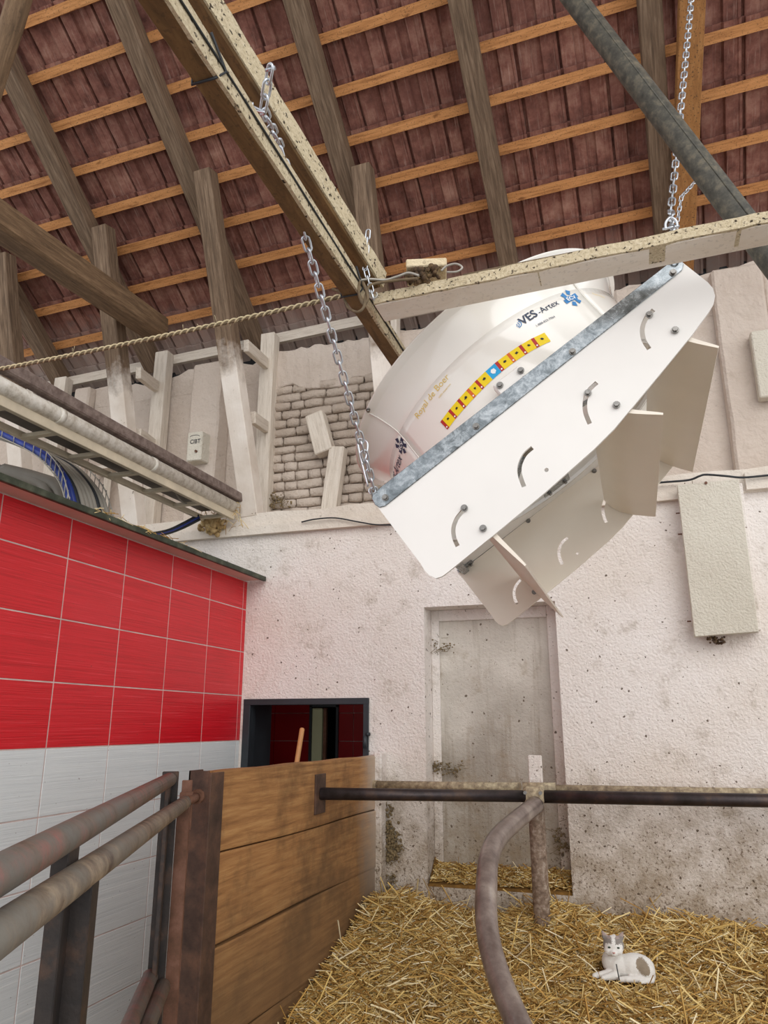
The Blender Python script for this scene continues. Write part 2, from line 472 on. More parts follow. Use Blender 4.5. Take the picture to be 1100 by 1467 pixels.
def m_plank():
    t = NT('spruce_plank', 0.7, spec=0.3)
    warp = t.noise(t.coord('lc', (0.8, 3, 3)), 1.6, 3, 0.5)
    wv = t.n('ShaderNodeTexWave', wave_type='BANDS', bands_direction='Z'); wv.inputs['Scale'].default_value = 5.0
    wv.inputs['Distortion'].default_value = 11; wv.inputs['Detail'].default_value = 2; wv.inputs['Detail Scale'].default_value = 0.45
    t.l(t.coord('lc', (0.22, 1, 1)), wv.inputs['Vector'])
    g = t.noise(t.coord('lc', (1.2, 22, 22)), 3, 6, 0.65, 0.3)
    f = t.math('ADD', t.math('MULTIPLY', t.math('POWER', wv.outputs['Fac'], 0.6), 0.11), t.math('MULTIPLY', g, 0.86))
    base = t.ramp(f, [(0.25, srgb('#7d5634')), (0.5, srgb('#a87a4b')), (0.75, srgb('#c29762'))])
    base = t.mix(t.math('MULTIPLY', t.mask(warp, 0.5, 0.7), 0.4), base, srgb('#97693f'))
    d = t.noise(t.coord('pos'), 2.3, 6, 0.68)
    base = t.mix(t.math('MULTIPLY', t.mask(d, 0.46, 0.66), 0.75), base, srgb('#5f452d'))
    # lime dust where the planks meet the whitewashed wall
    yy = t.sep(t.coord('pos'), 1)
    k = t.mask(t.math('ADD', yy, t.math('MULTIPLY', d, 0.7)), 5.95 * UNIT + 0.35, 6.45 * UNIT + 0.35)
    base = t.mix(t.math('MULTIPLY', k, 0.75), base, srgb('#cfc2b2'))
    # manure stain low down
    zz = t.sep(t.coord('pos'), 2)
    k = t.mask(t.math('ADD', zz, t.math('MULTIPLY', d, -0.7)), 0.25, -0.25)
    base = t.mix(t.math('MULTIPLY', k, 0.65), base, srgb('#5e4a35'))
    t.col(base); t.bump(f, 0.25, 0.005)
    return t.m
MT['plank'] = m_plank()

def m_straw(name, island=True):
    t = NT(name, 0.75, spec=0.25)
    g = t.n('ShaderNodeNewGeometry')
    if island: f = g.outputs['Random Per Island']
    else: f = t.noise(t.coord('pos', (1, 3, 1)), 30, 6, 0.7)
    t.col(t.ramp(f, [(0.0, srgb('#8a6632')), (0.25, srgb('#bd9350')), (0.6, srgb('#dab970')), (0.85, srgb('#ecd59a')), (1.0, srgb('#f8eccb'))]))
    if not island: t.bump(f, 1.0, 0.03)
    return t.m
MT['straw'] = m_straw('straw_stalks'); MT['strawbed'] = m_plain('straw_bed', '#7a5827', 0.95, 0, 0.4, 30, bump=1.0)
MT['hay'] = m_plain('grimy_hay', '#7b6a4d', 0.95, 0, 0.35, 60, bump=0.5)

# =================================================================== SETTING
YW = 6.53; XT = -3.54; XP = -2.16; YU = 7.04; ZL = 3.29
def box_obj(name, a, b, mat, parent=None, bevel=0.0, **k): return make(name, M().box(a, b), mat, parent, bevel, **k)
ST = dict(kind='structure')

floor = box_obj('floor', (-9, -3, -0.9), (5.5, 10.5, -0.55), MT['concrete'], **ST)

# back wall of the pen with the blind doorway and the window opening
wm = M()
NX0, NX1, NZ0, NZ1 = -1.758, -0.604, 0.195, 2.48
WX0, WX1, WZ0, WZ1 = -3.49, -2.283, 0.62, 1.685
def wbox(x0, x1, z0, z1): wm.box((x0, YW, z0), (x1, YW + 0.5, z1))
wbox(-9, WX0, -0.55, ZL); wbox(WX0, WX1, -0.55, WZ0); wbox(WX0, WX1, WZ1, ZL); wbox(WX1, NX0, -0.55, ZL)
wbox(NX0, NX1, -0.55, NZ0); wbox(NX0, NX1, NZ1, ZL); wbox(NX1, 5.5, -0.55, ZL)
wall_back = make('wall_back', wm, MT['wall'], **ST)
# infill of the blind doorway: board, frame laths
nb = M().box((NX0, YW + 0.26, NZ0), (NX1, YW + 0.5, NZ1))
niche = make('door_1', nb, MT['niche'], **ST)
fr = M()
fr.box((NX0, YW + 0.235, NZ0), (NX0 + 0.075, YW + 0.262, NZ1)); fr.box((NX1 - 0.1, YW + 0.225, NZ0), (NX1, YW + 0.262, NZ1)); fr.box((NX0, YW + 0.235, NZ1 - 0.1), (NX1, YW + 0.262, NZ1))
for i, (a, b) in enumerate((((NX0, YW + 0.235, NZ0), (NX0 + 0.075, YW + 0.262, NZ1)), ((NX1 - 0.1, YW + 0.225, NZ0), (NX1, YW + 0.262, NZ1)), ((NX0 + 0.075, YW + 0.235, NZ1 - 0.1), (NX1 - 0.1, YW + 0.262, NZ1)))):
    make('door_frame', M().box(a, b), MT['wall'], niche, 0.006)

# ledge on top of the wall
led = M(); xs = np.linspace(-9, 5.5, 59)
def strip(m, xs, y0, y1, zb, zt, jy, jz):
    n = len(xs); v = []
    for x in xs:
        a = random.uniform(-jy, jy); b = random.uniform(-jz, jz)
        v += [(x, y0 + a, zb), (x, y1, zb), (x, y1, zt + b), (x, y0 + a + 0.01, zt + b)]
    f = [(0, 1, 2, 3), tuple(4 * (n - 1) + k for k in (3, 2, 1, 0))]
    for i in range(n - 1):
        for k in range(4): f.append((4 * i + k, 4 * i + 4 + k, 4 * i + 4 + (k + 1) % 4, 4 * i + (k + 1) % 4))
    m.add(v, f)
strip(led, xs, YW - 0.012, YU + 0.1, ZL, 3.50, 0.012, 0.012)
trim1 = make('trim_1', led, MT['ledge'], **ST)
l2 = M(); strip(l2, np.linspace(-4.6, -2.0, 14), YW - 0.06, YW + 0.02, ZL - 0.02, ZL + 0.075, 0.006, 0.006)
make('lath', l2, MT['ledge'], trim1)
l2 = M(); strip(l2, np.linspace(0.98, 2.4, 8), YW - 0.07, YW + 0.02, ZL + 0.01, ZL + 0.16, 0.004, 0.004)
make('lath', l2, MT['ledge'], trim1)
l2 = M(); strip(l2, np.linspace(-0.6, 0.46, 8), YW - 0.06, YW + 0.02, ZL - 0.02, ZL + 0.11, 0.006, 0.006)
make('lath', l2, MT['ledge'], trim1)

# attic wall above the ledge
aw = M(); aw.box((-9, YU, 3.45), (5.5, YU + 0.35, 5.34))
attic = make('wall_attic', aw, MT['attic'], **ST)
# uneven top of the masonry
tp = M(); n = 120; xs = np.linspace(-9, 5.5, n); hh = [5.50 + 0.036 * (x + 3.5) + 0.03 * sin(x * 5.1) + random.uniform(-0.03, 0.04) for x in xs]
v = []
for x, h in zip(xs, hh): v += [(x, YU - 0.004, 5.20), (x, YU + 0.34, 5.20), (x, YU + 0.34, h), (x, YU - 0.01, h)]
f = [(0, 1, 2, 3), tuple(4 * (n - 1) + k for k in (3, 2, 1, 0))]
for i in range(n - 1):
    for k in range(4): f.append((4 * i + k, 4 * i + 4 + k, 4 * i + 4 + (k + 1) % 4, 4 * i + (k + 1) % 4))
tp.add(v, f); make('wall_cap', tp, MT['attic'], attic)
# added black sheet standing in for the dark gap behind the eave
box_obj('eave_dark_sheet', (-9, YU + 0.38, 5.2), (5.5, YU + 0.42, 5.95), MT['black'], attic)
# pilasters
def pil(pxa, pxb, pyt, pyb, depth, name='pilaster', zt=5.45):
    a = Y(pxa, pyb, YU - depth); b = Y(pxb, pyb, YU - depth)
    m = M(); zz = np.linspace(3.48, zt, 12); v = []
    for z in zz:
        j = lambda: random.uniform(-0.008, 0.008)
        v += [(a.x + j(), YU - depth + j(), z), (b.x + j(), YU - depth + j(), z), (b.x + 0.02, YU, z), (a.x - 0.02, YU, z)]
    f = [(3, 2, 1, 0), tuple(44 + k for k in range(4))]
    for i in range(11):
        for k in range(4): f.append((4 * i + k, 4 * i + (k + 1) % 4, 4 * i + 4 + (k + 1) % 4, 4 * i + 4 + k))
    m.add(v, f)
    return make(name, m, MT['attic'], attic, 0.02)
pil(268, 309, 530, 640, 0.22)
pil(96, 118, 530, 640, 0.12)
pil(1052, 1130, 360, 640, 0.12, zt=5.62)
pil(900, 985, 360, 640, 0.05, zt=5.62)
pil(1130, 1330, 360, 640, 0.03, zt=5.62)
# exposed brick bay, thickly whitewashed
BX0, BX1 = -3.72, -1.75
box_obj('mortar_bed', (BX0, YU - 0.02, 3.5), (BX1, YU, 5.02), MT['mortar'], attic)
pm = M(); xs = np.linspace(BX0 - 0.02, BX1, 26); v = []
for x in xs:
    zb = 5.02 + 0.05 * sin(x * 7) + random.uniform(-0.03, 0.03)
    v += [(x, YU - 0.075 + random.uniform(-.01, .01), zb), (x, YU, zb), (x, YU, 5.55), (x, YU - 0.05 + random.uniform(-.01, .01), 5.53 + random.uniform(-0.03, 0.03))]
f = [(0, 1, 2, 3), tuple(4 * 25 + k for k in (3, 2, 1, 0))]
for i in range(25):
    for k in range(4): f.append((4 * i + k, 4 * i + 4 + k, 4 * i + 4 + (k + 1) % 4, 4 * i + (k + 1) % 4))
pm.add(v, f); make('plaster_patch', pm, MT['attic'], attic, 0.01)
def brick_mesh(seed):
    rr = random.Random(seed)
    b = bmesh.new(); bmesh.ops.create_cube(b, size=1)
    bmesh.ops.subdivide_edges(b, edges=b.edges, cuts=1, use_grid_fill=True)
    for vv in b.verts:
        c = sum(1 for k in vv.co if abs(k) > 0.4)
        s_ = 1 - 0.05 * (c - 1) * 1.2
        vv.co = Vector((vv.co.x * (1 - 0.03 * (c - 1)), vv.co.y * (0.75 if c == 3 else 0.95 if c == 2 else 1.05), vv.co.z * (1 - 0.09 * (c - 1))))
        vv.co += Vector((rr.uniform(-.025, .025), rr.uniform(-.08, .08), rr.uniform(-.07, .07)))
    me = bpy.data.meshes.new('brick'); b.to_mesh(me); b.free(); me.materials.append(MT['brick'])
    for p in me.polygons: p.use_smooth = True
    return me
BM = [brick_mesh(i) for i in range(7)]
zc = 3.56; row = 0
while zc < 5.0:
    hgt = 0.103 + random.uniform(-0.006, 0.006)
    x = BX0 - (0.15 if row % 2 else 0.0) + random.uniform(-0.03, 0.03)
    while x < BX1 - 0.05:
        w = random.choice((0.29, 0.30, 0.31, 0.15, 0.3)) if zc < 4.6 else random.choice((0.16, 0.3, 0.22, 0.38))
        xa = max(x, BX0); xb = min(x + w, BX1)
        if xb - xa > 0.06:
            o = bpy.data.objects.new('brick', random.choice(BM)); COL.objects.link(o); o.parent = attic
            o.location = Vector(((xa + xb) / 2, YU - 0.028 + random.uniform(-0.012, 0.012), zc + hgt / 2)) - wloc(attic)
            o.scale = (xb - xa - 0.014, 0.085, hgt - 0.010)
            o.rotation_euler = (0, random.uniform(-0.025, 0.025), 0)
        x += w
    zc += hgt; row += 1

# ------------------------------------------------------------------ roof
vb = -Vector(ray(-2922, 1175)).normalized(); vr_ = Vector(ray(1065, 2300)).normalized()
RN = vb.cross(vr_).normalized()
if RN.z < 0: RN = -RN
VS = RN.cross(vb).normalized()
if VS.z < 0: VS = -VS
E0 = Y(400, 480, 7.2)
def RP(b, s, o=0.0): return E0 + vb * b + VS * s - RN * o      # along eave, up the slope, below the tiles
ceiling = shell('ceiling', RP(0, 0))
GA = 0.4427; S0 = 0.463; TW = 0.377
B0, B1 = -5.6, 7.5
NROW = 19
for k in range(0, NROW):
    s_ = S0 + GA * k
    # each batten built between rafters' lengths, slightly uneven
    make('batten', M().beam(RP(B0, s_, 0.035), RP(B1, s_ + random.uniform(-.01, .01), 0.035), 0.085, 0.05, up=RN), MT['batten'], ceiling)
RB = [-4.5, -2.98, -1.64, -0.25, 1.355, 2.77, 4.29, 5.8, 7.2]
for b in RB:
    s1 = -0.05
    make('rafter', M().beam(RP(b + random.uniform(-.01, .01), s1, 0.155), RP(b, 8.3, 0.155), 0.185, 0.19, up=RN, n=8, jit=0.004), MT['strut'] if True else MT['rafter'], ceiling, 0.006)
# purlin / whitewashed eave board
pk = Y(400, 485, 7.10)
make('eave_plank', M().beam(pk - vb * 5.4, pk + vb * 7.0, 0.05, 0.12, up=(0, 0, 1), n=12, jit=0.004), MT['whitetimber'], ceiling)
# clay tiles: profile with two flat bands, a trough between and a seam rib
prof = [(-0.012, 0.050), (0.003, 0.050), (0.006, 0.004), (0.014, 0.0), (0.120, 0.0), (0.134, 0.030), (0.200, 0.032), (0.216, 0.0), (0.285, 0.0), (0.292, 0.007), (0.325, 0.007), (0.332, 0.0), (0.355, 0.0), (0.360, 0.044), (0.386, 0.044)]
def tile_mesh():
    me = bpy.data.meshes.new('roof_tile')
    M_ = Matrix((vb, VS, RN)).transposed()
    v = []; n = len(prof); L = GA + 0.05
    for s_ in (0.0, L):
        lift = 0.0 if s_ else 0.042
        for x, h in prof: v.append(M_ @ Vector((x, s_, h + lift)))
        for x, h in prof: v.append(M_ @ Vector((x, s_, h + lift + 0.018)))
    f = []
    for i in range(n - 1):
        f.append((i, i + 1, 2 * n + i + 1, 2 * n + i)); f.append((n + i, 3 * n + i, 3 * n + i + 1, n + i + 1))
        f.append((i, n + i, n + i + 1, i + 1)); f.append((2 * n + i, 2 * n + i + 1, 3 * n + i + 1, 3 * n + i))
    f += [(0, 2 * n, 3 * n, n), (n - 1, 2 * n - 1, 4 * n - 1, 3 * n - 1)]
    me.from_pydata([tuple(a) for a in v], [], f); me.materials.append(MT['roof']); me.update()
    return me
TM = tile_mesh()
cand = []
for k in range(-1, NROW + 1):
    for j in range(int((B1 - B0) / TW)):
        b = B0 + j * TW + (0.085); s_ = S0 + GA * (k - 1) + 0.03
        p = RP(b + TW / 2, s_ + GA / 2)
        d = p - C0; zf = d.dot(FW)
        px = 550 + FPX * d.dot(R) / zf; py = 733.5 - FPX * d.dot(UP) / zf
        vis = zf > 0 and -20 < px < 1120 and -30 < py < 480
        cand.append((not vis, zf, b, s_))
cand.sort()
rest = M()
for i, (nv, zf, b, s_) in enumerate(cand):
    p = RP(b + random.uniform(-.004, .004), s_ + random.uniform(-.008, .008), random.uniform(-0.004, 0.004))
    if i < 299 and not nv:
        o = bpy.data.objects.new('roof_tile', TM); COL.objects.link(o); o.parent = ceiling; o.location = p - wloc(ceiling)
    else:
        rest.add([p + v.co for v in TM.vertices], [tuple(q.vertices) for q in TM.polygons])
ro = make('roof_tile_field', rest, MT['roof'], ceiling); ro['kind'] = 'stuff'

# ------------------------------------------------------------------ left tiled wall
wall_left = box_obj('wall_left', (XT - 0.25, -1.5, -0.9), (XT - 0.002, YW, 2.815), MT['grout'], **ST)
ys = []
yj = 6.46                      # last vertical joint before the corner
edges_y = [YW + 0.0, yj]
y = yj
while y > -1.2: y -= 0.6055; edges_y.append(y)
zj = [2.812, 2.535, 2.131, 1.727, 1.323, 0.92, 0.518, 0.115, -0.29, -0.69]
def tile_box(y0, y1, z0, z1):
    g = 0.0042; me = M(); b = 0.002
    x1 = XT; x0 = XT - 0.002
    return me.pts([(x0, y0 + g, z0 + g), (x1 - b, y0 + g, z0 + g), (x1 - b, y1 - g, z0 + g), (x0, y1 - g, z0 + g),
                   (x0, y0 + g, z1 - g), (x1 - b, y0 + g, z1 - g), (x1 - b, y1 - g, z1 - g), (x0, y1 - g, z1 - g)]).pts(
        [(x1 - b, y0 + g, z0 + g), (x1, y0 + g + b, z0 + g + b), (x1, y1 - g - b, z0 + g + b), (x1 - b, y1 - g, z0 + g),
         (x1 - b, y0 + g, z1 - g), (x1, y0 + g + b, z1 - g - b), (x1, y1 - g - b, z1 - g - b), (x1 - b, y1 - g, z1 - g)])
for j in range(len(edges_y) - 1):
    y1, y0 = edges_y[j], edges_y[j + 1]
    for i in range(len(zj) - 1):
        o = make('wall_tile', tile_box(y0, y1, zj[i + 1], zj[i]), MT['red_tile'] if i < 4 else MT['white_tile'], wall_left)
        o.rotation_euler = (0, 0, 0)
# roof edge over the tiled wall
sof = shell('trim_2', (XT, 3, 2.82))
def soff(x0, x1, z0, z1, mat, name): make(name, M().box((x0, -1.5, z0), (x1, 6.50, z1)), mat, sof, 0.004)
soff(XT - 0.3, XT + 0.20, 2.815, 2.83, MT['soffit'], 'soffit_sheet')
soff(XT + 0.185, XT + 0.215, 2.80, 2.845, MT['greenedge'], 'edge_strip')
soff(XT - 0.3, XT + 0.19, 2.83, 2.85, MT['greenedge'], 'roof_sheet')
soff(-9, XT - 0.3, 2.78, 2.85, MT['greyduct'], 'roof_sheet')

# ------------------------------------------------------------------ window into the red room
win = shell('window_1', (WX0, YW, WZ0))
t_ = 0.05
make('window_liner', M().box((WX0 - 0.0, YW + 0.09, WZ0), (WX0 + 0.012, YW + 0.51, WZ1)).box((WX1 - 0.012, YW + 0.09, WZ0), (WX1, YW + 0.51, WZ1)).box((WX0, YW + 0.09, WZ1 - .012), (WX1, YW + 0.51, WZ1)), MT['darkmetal'], win)
make('window_frame', M().box((WX0 - 0.02, YW - 0.02, WZ0), (WX0 + t_, YW + 0.10, WZ1)), MT['darkmetal'], win, 0.003)
make('window_frame', M().box((WX1 - t_ * 0.8, YW - 0.02, WZ0), (WX1 + 0.01, YW + 0.10, WZ1)), MT['darkmetal'], win, 0.003)
make('window_frame', M().box((WX0 - 0.02, YW - 0.022, WZ1 - t_ * 0.9), (WX1 + 0.01, YW + 0.10, WZ1 + 0.01)), MT['darkmetal'], win, 0.003)
make('window_sill', M().box((WX0 - 0.02, YW - 0.03, WZ0 - 0.03), (WX1 + 0.01, YW + 0.5, WZ0)), MT['darkmetal'], win, 0.003)
make('hinge', M().tube([(WX1 - 0.01, YW - 0.05, 1.27), (WX1 - 0.01, YW - 0.05, 1.37)], 0.02, 10).tube([(WX1 + 0.03, YW - 0.03, 1.385), (WX1 - 0.0, YW - 0.05, 1.385)], 0.015, 10), MT['darkmetal'], win)
room = shell('wall_inner', (-3.5, 8.6, -0.5))
YI = 8.9
D0 = Y(447, 1050, YI).x; D1 = Y(482, 1050, YI).x; DZ = Y(460, 1013, YI).z
make('wall_side', M().box((-5.3, YW + 0.5, -0.5), (-5.2, YI, 2.6)), MT['dim_red'], room)
make('wall_side', M().box((-1.5, YW + 0.5, -0.5), (-1.4, YI, 2.6)), MT['dim_red'], room)
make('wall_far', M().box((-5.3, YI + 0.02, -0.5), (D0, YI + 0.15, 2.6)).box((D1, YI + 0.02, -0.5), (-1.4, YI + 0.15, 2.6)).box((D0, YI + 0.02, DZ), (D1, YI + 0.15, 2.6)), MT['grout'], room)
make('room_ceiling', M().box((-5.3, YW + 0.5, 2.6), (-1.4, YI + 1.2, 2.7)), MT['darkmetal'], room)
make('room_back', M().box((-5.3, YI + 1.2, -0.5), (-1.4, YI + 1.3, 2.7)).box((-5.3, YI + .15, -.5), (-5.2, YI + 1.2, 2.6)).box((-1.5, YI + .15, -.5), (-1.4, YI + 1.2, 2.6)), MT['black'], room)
ll = bpy.data.lights.new('room_fill_light', 'AREA'); ll.energy = 2.5; ll.size = 0.6; ll.color = (1, .93, .85)  # added fill to brighten the dark room, not a known fitting
lo_ = bpy.data.objects.new('room_fill_light', ll); COL.objects.link(lo_); lo_.location = (-3.3 * UNIT, 7.7 * UNIT, 2.5 * UNIT)
zz = [-0.5, -0.08, 0.34, 0.76, Y(500, 1068, YI).z, 1.60, 2.02, 2.44, 2.6]
zz[4] = Y(500, 1062, YI).z
xx = [-4.2, -3.6, D0, ]
xr = Y(506, 1050, YI).x
cols = [(-5.2, -4.95), (-4.95, -4.35), (-4.35, D0), (D1, xr), (xr, xr + 0.6), (xr + 0.6, -1.5)]
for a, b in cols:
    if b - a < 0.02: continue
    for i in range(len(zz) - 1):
        make('wall_tile', M().box((a + .004, YI, zz[i] + .004), (b - .004, YI + .02, zz[i + 1] - .004)), MT['dim_red'], room)
for a, b in ((D0 - 0.03, D0), (D1, D1 + 0.03)):
    make('door_frame', M().box((a, YI - 0.03, -0.5), (b, YI + 0.1, DZ + 0.02)), MT['darkmetal'], room)
make('door_frame', M().box((D0 - .03, YI - 0.03, DZ), (D1 + .03, YI + 0.1, DZ + 0.04)), MT['darkmetal'], room)
make('door_leaf', M().box((D0, YI + 0.0, -0.5), (Y(461, 1050, YI).x, YI + 0.05, DZ - 0.01)), MT['pale'], room)
make('door_edge', M().box((Y(462, 1050, YI).x, YI + 0.02, -0.5), (Y(466, 1050, YI).x, YI + 0.07, DZ - 0.01)), MT['rust'], room)

# =================================================================== ROOF TIMBERS
def timber(name, label, p, q, w, h, mat, up=(0, 0, 1), cat='timber', group=None, bev=0.006, n=6, jit=0.004, w2=None, h2=None):
    o = make(name, M().beam(p, q, w, h, up, n=n, jit=jit, w2=w2, h2=h2), mat, None, bev)
    return tag(o, label, cat, group)
G_ST = 'leaning struts under the rafters'; G_PO = 'short wall posts on the ledge'; G_BR = 'short boards tying strut to wall post'
def strut(label, bx, by, tb, ts):
    p = Vector((bx, 6.60, 3.50)); q = RP(tb, ts, 0.20)
    return timber('strut', label, p, q, 0.19, 0.17, MT['strut'], up=(0, 1, 0.2), cat='strut', group=G_ST)
strut('half whitewashed leaning timber strut, the whole one left of the brick bay', -3.56, 0, -0.045, 1.90)
strut('half whitewashed leaning strut between two wall posts, behind the end of the dark conveyor ladder', -4.96, 0, -1.43, 1.65)
strut('leaning strut right of the brick bay, hidden low down by the fan', -2.02, 0, 1.555, 1.55)
strut('dark leaning strut at the left picture edge above the rope', -6.40, 0, -2.78, 1.65)
def wpost(label, x, z1=5.75, y=6.93): return timber('wall_post', label, (x, y, 3.50), (x, y, z1), 0.17, 0.14, MT['whitetimber'], up=(0, 1, 0), cat='post', group=G_PO, n=5)
X1 = Y(228, 600, 6.93).x; X2 = Y(381, 620, 6.93).x; X3 = Y(90, 560, 6.93).x
wpost('whitewashed short post standing left of the broad plaster pilaster', X1, 5.72)
wpost('whitewashed short post at the left edge of the bare brickwork', X2, 5.72)
wpost('whitewashed short post left of the cracked masonry, under the rope', X3, 5.6)
wpost('whitewashed short post right of the brick bay behind the strut', Y(560, 480, 6.93).x, 5.72)
def tie(label, a, b, ya_):
    p = Y(a[0], a[1], ya_); q = Y(b[0], b[1], 6.86)
    return timber('tie_board', label, p, q, 0.06, 0.13, MT['whitetimber'], cat='board', group=G_BR, n=2)
tie('upper tie board from the strut left of the brick bay to its wall post', (352, 495), (381, 521), 6.30)
tie('lower tie board from the strut left of the brick bay to its wall post', (362, 598), (381, 612), 6.48)
tie('upper tie board at the second strut, left of the plaster pilaster', (198, 534), (224, 554), 6.28)
tie('lower tie board at the second strut, left of the plaster pilaster', (198, 622), (219, 637), 6.48)

def ybeam(px, py, xk, yk):   # helper: point on the corner line of a beam that runs along Y
    return Y(px, py, yk)
# tie beam at the left (ends at the second rafter)
c_end = RP(-1.25, 0.55, 0.05)
cE = Y(229, 474, 6.42); cN = X(0, 318, cE.x)
timber('tie_beam', 'thick brown horizontal roof beam running from the left edge to the second rafter', cN - (cE - cN) * 0.6, cE, 0.25, 0.27, MT['rafter'], cat='beam', bev=0.03, n=10)
# pale-sided beam A with wires, brown beam B, cream beam E
A_y0 = 0.7
aU = Y(538, 461, 2.6); aT = Y(538, 436, 2.6); aL = Y(518, 463.6, 2.6)
wA = abs(aU.x - aL.x); hA = aT.z - aU.z
cA = ((aU.x + aL.x) / 2, (aU.z + aT.z) / 2)
A_ = thing('ceiling_beam', 'long dusty beam with a pale right side and thin black wires, crossing the picture from the top', 'beam', (cA[0], 1.8, cA[1]))
bA = make('timber', M().beam((cA[0], -0.4, cA[1]), (cA[0], 4.6, cA[1]), wA, hA, n=14, jit=0.0015), MT['brownbeam'], A_, 0.003)
make('lit_dusty_face', M().beam((aU.x + 0.003, -0.4, cA[1] - hA * .22), (aU.x + 0.003, 4.6, cA[1] - hA * .22), 0.012, hA * 0.54, n=30, jit=0.002).beam((aU.x + 0.003, -0.4, cA[1] + hA * .29), (aU.x + 0.003, 4.6, cA[1] + hA * .29), 0.012, hA * 0.40, n=30, jit=0.001), MT['sand_and_lit'], A_)  # dust, painted paler for the light falling on the right side
make('wire', M().tube([(aU.x + 0.012, yy, cA[1] + hA * 0.06 + 0.002 * sin(yy * 5)) for yy in np.linspace(-0.4, 4.5, 40)], 0.0035, 6), MT['black'], A_)
for yy in (1.33, 2.38):
    make('wire_tie', M().tube([(aL.x - 0.004, yy, aU.z + hA * .3), (aL.x - 0.004, yy, aU.z - 0.004), (aU.x + 0.004, yy, aU.z - 0.004), (aU.x + 0.014, yy + 0.03, cA[1]), (aU.x + 0.014, yy - 0.05, aT.z + 0.004)], 0.004, 6), MT['black'], A_)
# beam E
eL = Y(536, 438, 2.46)
eF0 = eL; eF1 = Y(1100, 321, 2.46)
tE = 0.042; dE = 0.13
eu = (eF1 - eF0); eu.normalize()
e2 = eF0 + eu * 2.9
E_ = thing('cross_beam', 'cream painted cross beam passing in front of the white fan, dust along its edge', 'beam', eF0 + eu * 0.9)
make('timber', M().beam(eF0 + Vector((0, dE / 2, tE / 2)), e2 + Vector((0, dE / 2, tE / 2)), dE, tE, n=6), MT['cream'], E_, 0.003)
make('dust_layer', M().beam(eF0 + Vector((0.0, 0.045, tE * .55)), e2 + Vector((0, 0.045, tE * .55)), 0.11, tE * 1.0, n=60, jit=0.0025), MT['sand_and_lit'], E_)
make('cable', M().tube([eF0 + eu * t - Vector((0, -0.01, -0.052 - 0.004 * sin(t * 4))) for t in np.linspace(0.35, 2.9, 30)], 0.006, 6), MT['rope_dark'], E_)
# beam B: slopes down and lands on E
b0 = Y(292, 5, 1.45); b1 = Y(549, 417, 2.50)
bk = b1 - b0
b_start = b0 - bk * 0.6
timber('sloping_beam', 'brown beam lying on the cream cross beam, chain hooked over it, right side painted lit and sandy', b_start + Vector((-0.034, 0, 0.045)), b1 + Vector((-0.034, 0, 0.045)), 0.078, 0.10, MT['brownbeam'], cat='beam', n=10, jit=0.002, w2=.066, h2=.088)
# right side painted paler for the light on it, with sandy speckle
so = b_start + Vector((0.003, 0, 0.047)); s1_ = b1 + Vector((0.003, 0, 0.047))
B_ = bpy.data.objects['sloping_beam']
make('lit_dusty_face', M().beam(so + Vector((.004, 0, .003)), s1_, 0.01, 0.094, h2=.084, n=40, jit=0.0015), MT['sand_and_lit'], B_)

# orange timber near the right chain and round pole, grey pipe
k1 = onp(993, -60, RN, E0.dot(RN) - 0.32); k2 = onp(976, 400, RN, E0.dot(RN) - 0.32)
timber('timber_post', 'orange brown slanting timber behind the right hand chain', k1, k2, 0.2, 0.12, MT['orangetimber'], up=RN, cat='timber', n=8)
p1 = atF(40, -40, 3.2); p2 = atF(-30, 190, 3.6)
tag(make('round_pole', M().tube([p1 + (p2 - p1) * t + Vector((0, 0, 0.01 * sin(9 * t))) for t in np.linspace(-0.3, 1, 12)], [0.06 - 0.004 * sin(k) for k in range(12)], 14), MT['rafter']), 'round debarked pole slanting across the top left corner', 'pole')
q0 = Y(770, -70, 3.0); q1 = Y(1103, 368, 2.85)
qq = q1 + (q1 - q0) * 1.5
gp = thing('metal_pipe', 'dirty dark grey pipe slanting down behind the cream beam to the right edge', 'pipe', q1)
make('pipe', M().tube([q0, q1, qq], 0.052, 20), MT['greypipe'], gp)
make('seam', M().tube([q0 + Vector((0.0, -0.05, 0.018)), q1 + Vector((0, -0.05, 0.018))], 0.0035, 6), MT['greypipe'], gp)

# ------------------------------------------------------------------ rope, wires, block
r0 = Y(-60, 540, 2.6); r1 = Y(490, 424, 2.55)
def twist(p, q, r, turns, n, ph, sag=0.0):
    d = (q - p).normalized(); a = d.cross(U).normalized(); b = a.cross(d)
    return [p + (q - p) * t + (a * cos(turns * t * 2 * pi + ph) + b * sin(turns * t * 2 * pi + ph)) * r - U * (sag * 4 * t * (1 - t)) for t in np.linspace(0, 1, n)]
rp = thing('stay_rope', 'two-strand dusty straw-covered rope stretched from the left edge to the pale beam', 'rope', (r0 + r1) / 2)
for ph in (0, pi): make('strand', M().tube(twist(r0, r1, 0.0075, 30, 300, ph, 0.012), 0.0042, 6), MT['rope'], rp)
make('inner_cable', M().tube([r0 + (r1 - r0) * t - U * (0.012 * 4 * t * (1 - t) + 0.004) for t in np.linspace(0, 1, 20)], 0.0062, 6), MT['rope_dark'], rp)
ends = M()
for i in range(26):
    t = random.random(); c = r0 + (r1 - r0) * t
    ends.tube([c, c + Vector((random.uniform(-.02, .02), random.uniform(-.02, .01), random.uniform(-.03, .03)))], 0.0012, 4)
fz = make('frayed_straw', ends, MT['rope'], rp); fz['kind'] = 'stuff'
wl = thing('wire_loop', 'thick bent wire loops tying the pale beam to the cream beam', 'wire', r1)
def P6(*pts, y=2.41): return [Y(a, b, y + (c if c else 0)) for a, b, c in pts]
